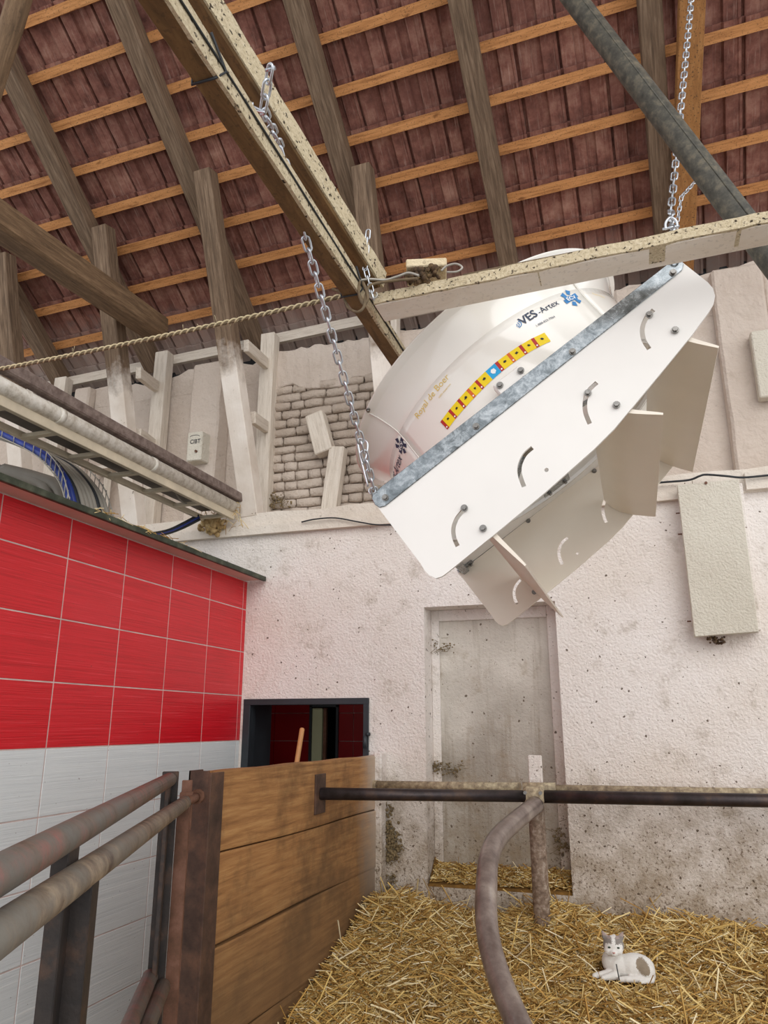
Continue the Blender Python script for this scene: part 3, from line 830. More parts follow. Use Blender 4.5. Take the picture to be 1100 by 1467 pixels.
def smooth(P, n=6):
    P = [Vector(p) for p in P]; out = []
    for i in range(len(P) - 1):
        a = P[max(i - 1, 0)]; b = P[i]; c = P[i + 1]; d = P[min(i + 2, len(P) - 1)]
        for k in range(n):
            t = k / n
            out.append(0.5 * ((2 * b) + (c - a) * t + (2 * a - 5 * b + 4 * c - d) * t * t + (3 * b - a - 3 * c + d) * t ** 3))
    out.append(P[-1]); return out
make('wire', M().tube(smooth(P6((476, 414, 0), (488, 420, 0), (495, 433, 0), (500, 442, -.02), (512, 447, -.06), (521, 440, -.06), (524, 423, -.04), (530, 409, -.02), (550, 404, 0), (575, 401, 0), (598, 399, 0))), 0.0055, 8), MT['rope_dark'], wl)
make('wire', M().tube(smooth(P6((513, 402, -.03), (530, 400, -.02), (552, 401, 0), (570, 396, 0), (585, 391, 0), (600, 395, 0))), 0.005, 8), MT['wire'], wl)
make('wire', M().tube(smooth(P6((515, 403, -.04), (514, 420, -.05), (521, 436, -.05), (527, 425, -.05), (520, 405, -.04))), 0.006, 8), MT['rope_dark'], wl)
make('wire_hook', M().tube(smooth(P6((530, 415, 0), (529, 424, 0), (534, 428, 0), (540, 424, 0), (539, 419, 0))), 0.004, 8), MT['wire'], wl)
make('wire', M().tube(smooth(P6((632, 388, 0), (640, 381, 0), (653, 378, 0), (662, 383, 0), (655, 389, 0), (640, 390, 0))), 0.004, 8), MT['wire'], wl)
bc = Y(611, 391, 2.50)
blk = thing('stone_block', 'sandy square block with dirty ragged underside tied onto the cream beam', 'block', bc)
P_ = [Y(586, 392, 2.55), Y(628, 386, 2.55), Y(633, 384, 2.66), Y(603, 389, 2.66), Y(587, 388, 2.55), Y(628, 385, 2.55), Y(636, 372, 2.66), Y(604, 374, 2.66)]
bm_ = M()
bw = 0.062
for (a, b) in (((-bw, -0.055, -0.012), (bw, 0.055, 0.045)),):
    c = [Vector((x, y, z)) * 1.25 for x, y, z in ((a[0], a[1], a[2]), (b[0], a[1], a[2]), (b[0], b[1], a[2]), (a[0], b[1], a[2]), (a[0], a[1], b[2] - .03), (b[0], a[1], b[2] - .03), (b[0], b[1], b[2]), (a[0], b[1], b[2]))]
    rz = Matrix.Rotation(0.25, 3, 'Z')
    bm_.pts([bc + rz @ k for k in c])
make('block', bm_, MT['block'], blk, 0.004)
du = M()
for i in range(46):
    c = bc + Vector((random.uniform(-.062, .062), random.uniform(-.075, -.04), random.uniform(-.075, -.02)))
    du.ball(c, random.uniform(.006, .016), 4)
for i in range(30):
    c = bc + Vector((random.uniform(-.06, .06), random.uniform(-.07, -.04), random.uniform(-.04, 0)))
    du.tube([c, c + Vector((random.uniform(-.03, .03), -0.005, random.uniform(-.05, .0)))], 0.0012, 4)
dd = make('dirt', du, MT['nest'], blk); dd['kind'] = 'stuff'

# ------------------------------------------------------------------ chains
def link_mesh(L, w, r):
    P = []
    for i in range(20):
        a = 2 * pi * i / 20
        x = cos(a) * w / 2; z = sin(a) * w / 2 + (L / 2 - w / 2) * (1 if sin(a) > 0 else -1 if sin(a) < 0 else 0)
        P.append((x, 0, z))
    m = M().tube(P, r, 7, closed=True)
    me = bpy.data.meshes.new('link'); me.from_pydata([tuple(v) for v in m.v], [], m.f); me.polygons.foreach_set('use_smooth', m.sm)
    me.materials.append(MT['chain']); me.update(); return me
LINK = link_mesh(0.052, 0.026, 0.0042); LINK2 = link_mesh(0.040, 0.017, 0.0026); LINK3 = link_mesh(0.060, 0.024, 0.0045)
def chain(label, path, pitch=0.040, mesh=None, sagn=1):
    mesh = mesh or LINK
    P = [Vector(p) for p in path]
    t = thing('hanging_chain', label, 'chain', P[0])
    seg = [(P[i + 1] - P[i]).length for i in range(len(P) - 1)]; tot = sum(seg); n = int(tot / pitch)
    for i in range(n + 1):
        d = i * pitch; k = 0
        while k < len(seg) - 1 and d > seg[k]: d -= seg[k]; k += 1
        dr = (P[k + 1] - P[k]).normalized(); c = P[k] + dr * min(d, seg[k])
        o = bpy.data.objects.new('link', mesh); COL.objects.link(o); o.parent = t
        q = dr.to_track_quat('Z', 'Y'); a = (0.55 + (pi / 2 if i % 2 else 0)) + random.uniform(-.12, .12)
        o.rotation_mode = 'QUATERNION'
        from mathutils import Quaternion
        o.rotation_quaternion = q @ Quaternion((0, 0, 1), a)
        o.location = c - P[0]
    return t
YN = 2.70; YF = 2.70 / 0.645
sL = Y(537, 706, YN - 0.01); sR = Y(966, 372, YN - 0.01)
ctop = Y(386, 103, 1.88)
cmid = sL + (Y(402, 215, 2.12) - sL)
ch1 = chain('long bright zinc chain from the left end of the fan up behind the pale beam', [sL, Y(402, 212, 1.80), Y(377, 156, 1.60), Y(386, 104, 1.54)], mesh=LINK)
ch2 = chain('bright zinc chain from the upper right end of the fan to the top edge', [sR, Y(961, 300, 3.0), Y(990, 0, 3.45), Y(996, -60, 3.55)], pitch=0.042)
ch3 = chain('short thin chain hanging beside the end of the brown sloping beam', [Y(527, 336, 2.36), Y(523, 382, 2.38), Y(534, 424, 2.40)], pitch=0.031, mesh=LINK2)
ch4 = chain('thin chain behind the grey pipe near the cream beam', [Y(965, 345, 3.3), Y(976, 282, 3.35), Y(994, 262, 3.45), Y(1000, 255, 3.5)], pitch=0.033, mesh=LINK2)
def ring(c, r, rr, n1=18, ax=None):
    ax = Vector(ax or (0, 1, 0)).normalized(); a = ax.cross(U).normalized(); b = ax.cross(a)
    return M().tube([Vector(c) + (a * cos(2 * pi * i / n1) + b * sin(2 * pi * i / n1)) * r for i in range(n1)], rr, 8, closed=True)
make('shackle_ring', ring(Y(533, 703, YN - 0.012), 0.014, 0.003), MT['chain'], ch1)
make('shackle_ring', ring(Y(959, 373, YN - 0.012), 0.016, 0.004), MT['chain'], ch2)
a = Y(962, 327, 2.86)
make('shackle', M().tube(smooth([a + Vector((-.022, 0, 0)), a + Vector((-.02, 0, .03)), a + Vector((0, 0, .05)), a + Vector((.02, 0, .03)), a + Vector((.022, 0, 0))]), 0.006, 8).tube([a + Vector((-.035, 0, 0.004)), a + Vector((.03, 0, 0.004))], 0.005, 8), MT['chain'], ch2)
make('spring_hook', M().tube(smooth([Y(527, 697, YN - .02), Y(517, 657, YN - .03), Y(513, 630, YN - .03), Y(526, 634, YN - .03), Y(525, 652, YN - .03), Y(520, 665, YN - .03)]), 0.0042, 8), MT['chain'], ch1)
hk = Y(386, 101, 1.54)
make('hook', M().tube([hk + Vector((-.012, 0, .004)), hk + Vector((.018, 0, .004))], 0.006, 8), MT['chain'], ch1)
make('wire_tie', M().tube(smooth([Y(362, 147, 1.6), Y(364, 157, 1.6), Y(379, 161, 1.6), Y(364, 153, 1.6)]), 0.003, 6), MT['chain'], ch1)

# =================================================================== FAN
fa = Y(540, 719, YN); fb = Y(975, 379, YN)
e1 = (fb - fa); e1.y = 0; LS = e1.length; e1.normalize()
nrm = Vector((e1.z, 0, -e1.x))         # outlet direction: down to the right
OC = (fa + fb) / 2; OC.y = (YN + YF) / 2
fan = thing('barn_fan', 'large white round ventilation fan with outlet vanes hanging tilted on chains', 'fan', OC)
def plate(poly_px, slots_px, hole_px, y, th, name, mat, parent):
    cu = bpy.data.curves.new(name, 'CURVE'); cu.dimensions = '2D'; cu.fill_mode = 'BOTH'; cu.extrude = th / 2; cu.bevel_depth = 0.0
    def spl(pts):
        s_ = cu.splines.new('POLY'); s_.points.add(len(pts) - 1); s_.use_cyclic_u = True
        for q, (a, b) in zip(s_.points, pts): q.co = (a, b, 0, 1)
    def loc(px, py):
        p = Y(px, py, YN) - OC; return (p.x, p.z)
    spl([loc(*p) for p in poly_px])
    for sl_ in slots_px:
        c = [Vector(loc(*p)) for p in sl_]; c = [Vector((k.x, k.y, 0)) for k in c]; c = smooth(c, 4)
        Lf, Rt = [], []
        for i, q in enumerate(c):
            t = (c[min(i + 1, len(c) - 1)] - c[max(i - 1, 0)]).normalized(); nn = Vector((-t.y, t.x, 0)) * 0.0085
            Lf.append(q + nn); Rt.append(q - nn)
        spl([(q.x, q.y) for q in Lf + Rt[::-1]])
    if hole_px:
        c = loc(*hole_px); spl([(c[0] + 0.008 * cos(i * pi / 6), c[1] + 0.008 * sin(i * pi / 6)) for i in range(12)])
    ob = bpy.data.objects.new(name, cu); COL.objects.link(ob)
    dg = bpy.context.evaluated_depsgraph_get(); me = bpy.data.meshes.new_from_object(ob.evaluated_get(dg))
    bpy.data.objects.remove(ob); bpy.data.curves.remove(cu)
    me.transform(Matrix(((1, 0, 0, 0), (0, 0, -1, y - OC.y), (0, 1, 0, 0), (0, 0, 0, 1))))
    me.materials.clear(); me.materials.append(mat)
    o = bpy.data.objects.new(name, me); COL.objects.link(o); o.parent = parent
    return o
POLY = [(538, 722), (603, 808), (609, 818), (616, 825), (625, 829), (634, 826), (642, 820), (705, 769), (780, 707), (850, 645), (880, 615), (905, 585), (950, 531), (990, 482), (1015, 448), (1022, 436), (1024, 425), (1021, 414), (1014, 406), (976, 376)]
SLOTS = [[(664, 732), (655, 743), (650, 757), (651, 771), (656, 783)], [(763, 642), (752, 652), (745, 667), (745, 681), (751, 698)],
         [(855, 549), (843, 561), (838, 577), (839, 593), (845, 608)], [(936, 445), (926, 456), (920, 472), (922, 488), (930, 501)]]
pl1 = plate(POLY, SLOTS, (783, 674), YN, 0.012, 'side_plate', MT['fibre_matt'], fan)
pl2 = plate(POLY, SLOTS, (783, 674), YF, 0.012, 'side_plate', MT['vane'], fan)
# galvanised edge bars
def bar(y0, y1, name='edge_bar'):
    px = [(534, 716), (535, 708), (540, 704), (966, 373), (976, 374), (979, 381), (977, 389), (553, 726), (545, 728), (538, 724)]
    return make(name, M().prism([Y(a, b, YN) + Vector((0, y0 - YN, 0)) for a, b in px], (0, y1 - y0, 0)), MT['galv'], fan, 0.002)
bar(YN - 0.012, YN - 0.006); bar(YF + 0.006, YF + 0.012)
# lip behind the strip (bent flange of the bar)
def bolt(p, ax, r=0.012, parent=fan, mat=None):
    ax = Vector(ax).normalized(); p = Vector(p)
    m = M().tube([p, p + ax * 0.004], r * 1.25, 14); m.tube([p + ax * 0.004, p + ax * 0.014], r * 0.85, 6)
    return make('bolt', m, mat or MT['bolt'], parent)
for a, b in ((552, 713), (682, 611), (820, 504), (964, 391), (692, 757), (883, 580), (967, 473), (665, 728), (842, 563), (930, 451)):
    bolt(Y(a, b, YN - 0.012), (0, -1, 0), 0.011, pl1)
    if a in (692, 883, 967, 820, 682): bolt(Y(a, b, YN) + Vector((0, YF - YN - 0.006, 0)), (0, -1, 0), 0.011, pl2)
# vanes: curved blades spanning the two plates
def vane(px, label=None):
    P = smooth([Y(a, b, YN) for a, b in px], 6)
    prof2 = []
    n = len(P)
    for i, q in enumerate(P):
        t = (P[min(i + 1, n - 1)] - P[max(i - 1, 0)]).normalized(); nn = Vector((-t.z, 0, t.x))
        w = 0.004 + 0.014 * sin(pi * min(1, i / (n - 1)) ** 0.8) 
        prof2.append((q + nn * w, q - nn * 0.004))
    poly = [a for a, b in prof2] + [b for a, b in prof2][::-1]
    return make('vane', M().prism([p + Vector((0, 0.012, 0)) for p in poly], (0, YF - YN - 0.024, 0)), MT['vane'], fan)
v1 = vane([(665, 727), (684, 744), (706, 767), (752, 809)])
v2 = vane([(842, 563), (856, 575), (875, 584), (905, 589), (950, 591)])
v3 = vane([(930, 451), (944, 465), (966, 478), (993, 487), (1030, 495)])
# base frame between the plates with the round outlet
fh = LS / 2
base = M(); seg = 48
v = []; RO = 0.655
for i in range(seg):
    a = 2 * pi * i / seg; c, s_ = cos(a), sin(a)
    k = 1 / max(abs(c), abs(s_))
    sq = OC + e1 * (c * k * (fh - 0.01)) + Vector((0, 1, 0)) * (s_ * k * ((YF - YN) / 2 - 0.008)); ci = OC + e1 * (c * RO) + Vector((0, 1, 0)) * (s_ * RO)
    for o_ in (0.0, 0.018): v += [sq - nrm * o_, ci - nrm * o_]
f = []
for i in range(seg):
    j = (i + 1) % seg
    f += [(4 * i, 4 * i + 1, 4 * j + 1, 4 * j), (4 * i + 2, 4 * j + 2, 4 * j + 3, 4 * i + 3), (4 * i + 1, 4 * i + 3, 4 * j + 3, 4 * j + 1), (4 * i, 4 * j, 4 * j + 2, 4 * i + 2)]
base.add(v, f); make('base_frame', base, MT['fibre_matt'], fan)
# tub (housing) with flared inlet lip
AX = -nrm; E2 = AX.cross(e1)
PROF = [(0.668, 0.0), (0.672, 0.08), (0.674, 0.16), (0.676, 0.24), (0.684, 0.285), (0.700, 0.325), (0.722, 0.36), (0.748, 0.385), (0.762, 0.392), (0.768, 0.388)]
PR2 = PROF + [(0.762, 0.384), (0.745, 0.375), (0.712, 0.35), (0.69, 0.315), (0.674, 0.275), (0.664, 0.235), (0.660, 0.0)]
HS = 1.22
PROF = [(r + .006 * (h > .3), h * HS) for r, h in PROF]; PR2 = [(r + .006 * (h > .38), h * HS) for r, h in PR2]
PR2[:len(PROF)] = PROF
tub = make('housing', M().lathe(PR2, OC, AX, e1, 128), MT['fibre'], fan)
dgm = [Vector(v.co) + OC for v in tub.data.vertices]
BV = BVHTree.FromPolygons(dgm, [tuple(p.vertices) for p in tub.data.polygons])
def hit(px, py):
    v = ray(px, py).normalized(); loc, nn, i, d = BV.ray_cast(C0, v); return loc, nn
def cyl(p):   # -> (angle, height)
    q = p - OC; return atan2(q.dot(E2), q.dot(e1)), q.dot(AX)
hs = [h for r, h in PROF]; rs_ = [r for r, h in PROF]
def surf(u, h, off=0.0):   # u = angle * 0.67
    a = u / 0.67; r = float(np.interp(h, hs, rs_)) + off
    return OC + (e1 * cos(a) + E2 * sin(a)) * r + AX * h
def uv(px, py):
    l, nn = hit(px, py)
    if l is None: return None
    a, h = cyl(l); return Vector((a * 0.67, h))
# panels: slightly proud skins between radial flanges
def skin(pa, pb, h0, h1, name='panel', off=0.004, n=24, mh=8, mat=None, th=0.004):
    m = M(); v = []; f = []; q = (n + 1) * (mh + 1)
    for o_ in (off, off - th):
        for i in range(n + 1):
            for k in range(mh + 1):
                v.append(surf(pa + (pb - pa) * i / n, h0 + (h1 - h0) * k / mh, o_))
    for i in range(n):
        for k in range(mh):
            a = i * (mh + 1) + k; f.append((a, a + 1, a + mh + 2, a + mh + 1)); f.append((q + a, q + a + mh + 1, q + a + mh + 2, q + a + 1))
    for i in range(n):
        for k in (0, mh):
            a = i * (mh + 1) + k; b = a + mh + 1; f.append((a, b, q + b, q + a))
    for k in range(mh):
        for i in (0, n):
            a = i * (mh + 1) + k; b = a + 1; f.append((a, b, q + b, q + a))
    m.add(v, f, True)
    return make(name, m, mat or MT['fibre'], fan)
UJ0 = (uv(574, 622) or Vector((-1.75, 0))).x; UJ1 = (uv(840, 430) or Vector((-0.6, 0))).x
HP = 0.262 * HS
skin(UJ0 + 0.004, UJ1 - 0.004, 0.0, HP); skin(UJ0 - 0.80, UJ0 - 0.004, 0.0, HP); skin(UJ1 + 0.004, UJ1 + 0.8, 0.0, HP)
for uu in (UJ0, UJ1):
    skin(uu - 0.0028, uu + 0.0028, 0.0, 0.385 * HS, 'flange', 0.0065, 1, 14, th=0.005)
def fbolt(px, py, r=0.009):
    l, nn = hit(px, py)
    if l is not None: bolt(l + nn * 0.003, nn, r, tub)
for a, b in ((527, 586), (547, 590), (560, 602), (570, 614), (595, 644), (634, 525), (728, 450), (813, 402), (822, 412), (850, 443)): fbolt(a, b, 0.008)

def on_tub(name, verts2, faces, o0, du_, mat, off=0.0065, parent=tub):
    """flat artwork (x, y) wrapped on the housing: origin o0 (u, h), unit x direction du_"""
    d = Vector(du_).normalized(); e = Vector((-d.y, d.x)); m = M(); v = []
    for x, y in verts2:
        q = Vector(o0) + d * x + e * y; v.append(surf(q.x, q.y, off))
    m.add(v, faces); return make(name, m, mat, parent)
def text_art(body, shear=0.0, bold=0.0):
    cu = bpy.data.curves.new('lettering', 'FONT'); cu.body = body; cu.size = 1; cu.shear = shear; cu.offset = bold; cu.resolution_u = 3; cu.fill_mode = 'FRONT'
    ob = bpy.data.objects.new('lettering', cu); COL.objects.link(ob)
    dg = bpy.context.evaluated_depsgraph_get(); me = bpy.data.meshes.new_from_object(ob.evaluated_get(dg))
    vs = [(v.co.x, v.co.y) for v in me.vertices]; fs = [tuple(p.vertices) for p in me.polygons]
    bpy.data.objects.remove(ob); bpy.data.curves.remove(cu); bpy.data.meshes.remove(me)
    w = max(v[0] for v in vs); return vs, fs, w
def lettering(body, pxa, pxb, mat, shear=0.0, bold=0.0, vs_=1.0, off=0.0065):
    a = uv(*pxa); b = uv(*pxb)
    if a is None or b is None: print('miss', body); return
    vs, fs, w = text_art(body, shear, bold); k = (b - a).length / w
    return on_tub('lettering', [(x * k, y * k * vs_) for x, y in vs], fs, a, b - a, mat, off)
lettering('VES', (749, 467), (771, 453), MT['navy'], bold=0.02)
lettering('-Artex', (773, 452), (801, 437), MT['navy'])
lettering('1-888-823-7964', (768, 470), (795, 456), MT['navy'])
lettering('Royal de Boer', (600, 601), (645, 541), MT['gold'])
lettering('stable equipment', (630, 571), (647, 551), MT['gold'])
lettering('VES-Artex', (572, 696), (578, 656), MT['navy'], shear=0.3)
lettering('Royal de Boer', (848, 423), (866, 429), MT['gold'])
def arcs(c, sc_, mat, d):
    vs = []; fs = []
    for k, (r, w) in enumerate(((0.5, .10), (0.33, .08), (0.18, .07))):
        for i in range(9):
            a = -1.9 + 2.6 * i / 8
            for rr in (r, r - w): vs.append((rr * cos(a) * sc_ - 0.1 * k * sc_, rr * sin(a) * sc_))
        o = k * 18
        for i in range(8): fs.append((o + 2 * i, o + 2 * i + 1, o + 2 * i + 3, o + 2 * i + 2))
    on_tub('logo_waves', vs, fs, c, d, mat)
dV = uv(801, 437) - uv(749, 467)
arcs(uv(741, 466), 0.036, MT['midblue'], dV)
def prop_logo(px, sc_, mats, d):
    c = uv(*px)
    if c is None: return
    vs = []; fs = []
    for k in range(6):     # six blades round a centre
        a = k * pi / 3 + 0.3; o = len(vs)
        for rr, da in ((.22, -.3), (.5, -.42), (.56, .1), (.3, .35)): vs.append((rr * cos(a + da) * sc_, rr * sin(a + da) * sc_))
        fs.append((o, o + 1, o + 2, o + 3))
    on_tub('logo_blades', vs, fs, c, d, mats[0])
    o = [(-.36, -.16), (.36, -.16), (.36, .16), (-.36, .16)]
    on_tub('logo_field', [(x * sc_, y * sc_) for x, y in o], [(0, 1, 2, 3)], c, d, mats[0], 0.0072)
    tv, tf, w = text_art('ECV', bold=0.02); k = .62 * sc_ / w
    on_tub('lettering', [((x - w / 2) * k, (y - .35) * k * .9) for x, y in tv], tf, c, d, mats[1], 0.0082)
prop_logo((817, 429), 0.085, (MT['midblue'], MT['white']), dV)
prop_logo((576, 638), 0.075, (MT['navy'], MT['white']), uv(577, 640) - uv(572, 665))
# warning sticker strip
cl = [uv(*p) for p in ((637, 610), (652, 590), (670, 570), (690, 549), (713, 528), (740, 508), (763, 494), (784, 484))]
cl = [c for c in cl if c is not None]
def along(t):
    seg = [(cl[i + 1] - cl[i]).length for i in range(len(cl) - 1)]; d = t * sum(seg)
    for i, s_ in enumerate(seg):
        if d <= s_ or i == len(seg) - 1: return cl[i] + (cl[i + 1] - cl[i]) * (d / s_), (cl[i + 1] - cl[i]).normalized()
        d -= s_
seq = [('stred', .32), ('yellow', 1), ('stred', .32), ('yellow', 1), ('stred', .32), ('yellow', 1), ('storange', .32), ('yellow', .8), ('stred', .3), ('yellow', 1.05), ('stblue', 1.1), ('stred', .34), ('yellow', 1), ('storange', .32), ('yellow', 1), ('stred', .32), ('yellow', 1), ('stred', .34), ('yellow', 1.15)]
tot = sum(w for _, w in seq); acc = 0; HW = 0.024
for k, (mt, w) in enumerate(seq):
    m = M(); v = []
    for t in (acc / tot, (acc + w) / tot):
        c, d = along(t); e = Vector((-d.y, d.x)) * HW
        for q in (c - e, c, c + e): v.append(surf(q.x, q.y, 0.0062))
    m.add(v, [(0, 1, 4, 3), (1, 2, 5, 4)]); make('sticker', m, MT[mt], tub)
    c, d = along((acc + w / 2) / tot)
    if w > 0.6:
        if mt == 'stblue': ic = [(-.008, -.006), (.0, -.012), (.011, -.004), (.009, .010), (-.003, .013), (-.011, .004)]; im = MT['white']
        else:
            rr = random.Random(k); im = MT['ink']
            ic = [(cos(i * .785 + .2) * rr.uniform(.004, .010), sin(i * .785 + .2) * rr.uniform(.003, .008) + .003) for i in range(8)]
        on_tub('pictogram', ic, [tuple(range(len(ic)))], c, d, im, 0.0070)
    else:
        q = c - Vector((-d.y, d.x)) * (HW * .62)
        on_tub('pictogram', [(.004 * cos(i), .004 * sin(i)) for i in range(6)], [tuple(range(6))], q, d, MT['white'], 0.0070)
    acc += w
# white bracket on the strip with two bolts
bc0 = Y(731, 547, YN - 0.004)
mb = M().beam(bc0 - e1 * 0.062 + Vector((0, 0.028, 0)), bc0 + e1 * 0.062 + Vector((0, 0.028, 0)), 0.052, 0.075, up=AX)
make('bracket', mb, MT['fibre_matt'], fan, 0.006)
for a, b in ((716, 552), (746, 531)): bolt(Y(a, b, YN - 0.006), (0, -1, 0), 0.011)
for a, b in ((726, 562), (752, 541)):
    make('clip', M().beam(Y(a - 3, b, YN - .008), Y(a + 3, b - 2, YN - .008), .006, .008), MT['ink'], fan)
for a, b in ((889, 438), (601, 668)):
    bolt(Y(a, b, YN + 0.01), AX, 0.012, mat=MT['fibre_matt'])
# galvanised corner brackets on the far plate, cross rails
def xbr(px, py, L=0.085, wy=0.17):
    c = onp(px, py, nrm, nrm.dot(OC)) + nrm * 0.006
    make('galvanised_bracket', M().beam(c - e1 * L, c + e1 * L, wy, 0.006, up=nrm), MT['galv'], fan, 0.002)
    for a, b in ((-.6, -.25), (.6, -.25), (-.6, .3), (.6, .3)): bolt(c + e1 * (L * a) + Vector((0, wy * b, 0)) + nrm * .003, nrm, 0.011)
xbr(795, 692); xbr(668, 812, 0.05, 0.12)
for s_ in (-1, 1):
    c = OC + e1 * (s_ * (fh - 0.03)) + nrm * 0.02
    make('cross_rail', M().beam(c - Vector((0, (YF - YN) / 2 - .01, 0)), c + Vector((0, (YF - YN) / 2 - .01, 0)), 0.04, 0.03, up=nrm), MT['galv'], fan, 0.003)
# motor and impeller inside the housing
make('motor', M().lathe([(0.0, .05), (.10, .05), (.11, .07), (.11, .26), (.09, .28), (0, .28)], OC, AX, e1, 24), MT['greyduct'], fan)
for k in range(4):
    a = k * pi / 2 + .4; d = e1 * cos(a) + E2 * sin(a); t = e1 * -sin(a) + E2 * cos(a)
    make('impeller_blade', M().prism([OC + AX * .30 + d * .08 - t * .05 - AX * .02, OC + AX * .30 + d * .62 - t * .10 - AX * .02, OC + AX * .30 + d * .62 + t * .09 + AX * .04, OC + AX * .30 + d * .08 + t * .05 + AX * .04], AX * 0.008), MT['greyduct'], fan)
    make('motor_stay', M().beam(OC + AX * .12 + d * .1, OC + AX * .12 + d * .665, .03, .012, up=AX), MT['galv'], fan)

# =================================================================== PEN: plank partition
NEARY = X(312, 1105, XP).y
joints = [((312, 1105), (545, 1082)), ((310, 1225), (541, 1161)), ((302, 1361), (541, 1240)), ((290, 1520), (541, 1334)), ((285, 1700), (541, 1420))]
part = thing('plank_partition', 'partition of wide horizontal wooden planks between tiled wall and straw pen', 'partition', (XP - 0.04, (NEARY + YW) / 2, -0.4))
PZ = []
for (a, b) in joints:
    n_ = X(a[0], a[1], XP); f_ = X(b[0], b[1], XP)
    # height along the plank line evaluated at both ends
    s_ = (f_.z - n_.z) / (f_.y - n_.y); PZ.append((n_.z + s_ * (NEARY - n_.y), n_.z + s_ * (6.50 - n_.y)))
for i in range(4):
    zt0, zt1 = PZ[i]; zb0, zb1 = PZ[i + 1]; m = M(); n = 14; v = []; lc = []; off = 3.7 * i
    for k in range(n + 1):
        t = k / n; y_ = NEARY + (6.50 - NEARY) * t
        wob = 0.006 * sin(7 * t + i * 2); g = 0.010 + (0.009 * sin(pi * t * 1.3 + i) if i else 0)
        zt = zt0 + (zt1 - zt0) * t + (wob if i else 0.003 * sin(20 * t)); zb = zb0 + (zb1 - zb0) * t + 0.006 * sin(7 * t + (i + 1) * 2) + abs(g)
        x0 = XP - 0.075; x1 = XP + 0.004 * sin(5 * t + i * 3)
        for x, z in ((x0, zb), (x1 - .003, zb), (x1, zb + .012), (x1, zt - .012), (x1 - .003, zt), (x0, zt)):
            v.append((x, y_, z)); lc.append((y_ + off, x + off, z))
    f = [tuple(range(6)), tuple(6 * n + k for k in reversed(range(6)))]
    for k in range(n):
        for q in range(6): f.append((6 * k + q, 6 * k + 6 + q, 6 * k + 6 + (q + 1) % 6, 6 * k + (q + 1) % 6))
    m.add(v, f, False, lc); make('plank', m, MT['plank'], part)
# whitewashed slat closing the partition against the wall
make('end_lath', M().box((XP - 0.02, 6.38, -0.4), (XP + 0.05, YW, 1.24)), MT['wall'], part, 0.01)
post = thing('steel_post', 'dark rusty steel channel post at the near end of the plank partition', 'post', (XP - .04, NEARY - .05, -0.55))
pa = Y(273, 1104, NEARY - 0.09); pb = Y(300, 1104, NEARY - 0.09)
ztop = 1.235
make('web', M().box((pa.x, NEARY - 0.105, -0.6), (pb.x + .005, NEARY - 0.09, ztop)).box((pa.x, NEARY - 0.105, -0.6), (pa.x + .012, NEARY + .02, ztop)), MT['post'], post, 0.002)
make('flange', M().box((pb.x + .004, NEARY - 0.105, -0.6), (pb.x + 0.022, NEARY + .03, ztop - 0.01)), MT['post'], post, 0.002)
make('flange', M().box((pb.x + .018, NEARY - 0.075, -0.6), (XP + 0.014, NEARY + .012, ztop - 0.012)), MT['post'], post, 0.002)

# ------------------------------------------------------------------ gates
def line3(a, b): return lambda t: a + (b - a) * t
def onl(fn, px):     # parameter where the line passes picture column px
    lo, hi = -3.0, 3.0
    def col(t):
        d = fn(t) - C0; z = d.dot(FW); return 550 + FPX * d.dot(R) / z if z > 0.05 else -1e9
    for _ in range(60):
        mid = (lo + hi) / 2
        if col(mid) < px: lo = mid
        else: hi = mid
    return (lo + hi) / 2
gA = line3(atF(0, 1252, 1.30), atF(243, 1117, 3.75)); gB = line3(atF(0, 1337, 1.25), atF(266, 1149, 3.95))
RG = 0.032
def down(p, z, w=0): return Vector((p.x, p.y, z))
g1 = thing('tubular_gate', 'rear steel tube gate with a reddish top rail beside the white tiles', 'gate', down(gA(.5), -0.5))
make('top_rail', M().tube([gA(-0.35), gA(0.3), gA(1.0)], RG, 20), MT['gate_red'], g1)
tA = onl(gA, 97)
def vpost(name, fn, t, w, d, mat, par, zt=0.0, dx=0.0, dy=0.0, zb=-0.55):
    p = fn(t); dr = (fn(1) - fn(0)); dr.z = 0; dr.normalize()
    p = p + dr * dx
    return make(name, M().beam(Vector((p.x, p.y, zb)), Vector((p.x, p.y, p.z + zt)), w, d, up=dr), mat, par, 0.003)
vpost('upright', gA, tA, 0.035, 0.10, MT['gate_dark'], g1, -0.01)
vpost('upright', gA, 1.0, 0.075, 0.02, MT['gate_dark'], g1, 0.035, 0.03); vpost('upright', gA, 1.0, 0.02, 0.09, MT['gate_dark'], g1, -.02, -0.02)
g2 = thing('tubular_gate', 'front steel tube gate with a dusty top rail pinned to the steel post', 'gate', down(gB(.5), -0.5))
make('top_rail', M().tube([gB(-0.35), gB(0.3), gB(0.985)], RG, 20), MT['gate'], g2)
tB = onl(gB, 122)
vpost('upright', gB, tB, 0.05, 0.075, MT['gate_dark'], g2, -0.01)
vpost('upright', gB, 0.965, 0.06, 0.03, MT['rust'], g2, -0.01, 0.02); vpost('upright', gB, 1.0, 0.05, 0.02, MT['rust'], g2, 0.10, 0.02)
vpost('sleeve', gB, 1.0, 0.062, 0.05, MT['rust'], g2, 0.045, 0.02, zb=gB(1.0).z - 0.13)
pe = atF(283, 1141, 4.05)
make('pin', M().tube([gB(0.96), pe], 0.021, 12), MT['rust'], g2); make('pin_nut', M().tube([pe - (pe - gB(.96)).normalized() * .02, pe + (pe - gB(.96)).normalized() * .02], 0.036, 8), MT['rust'], g2)
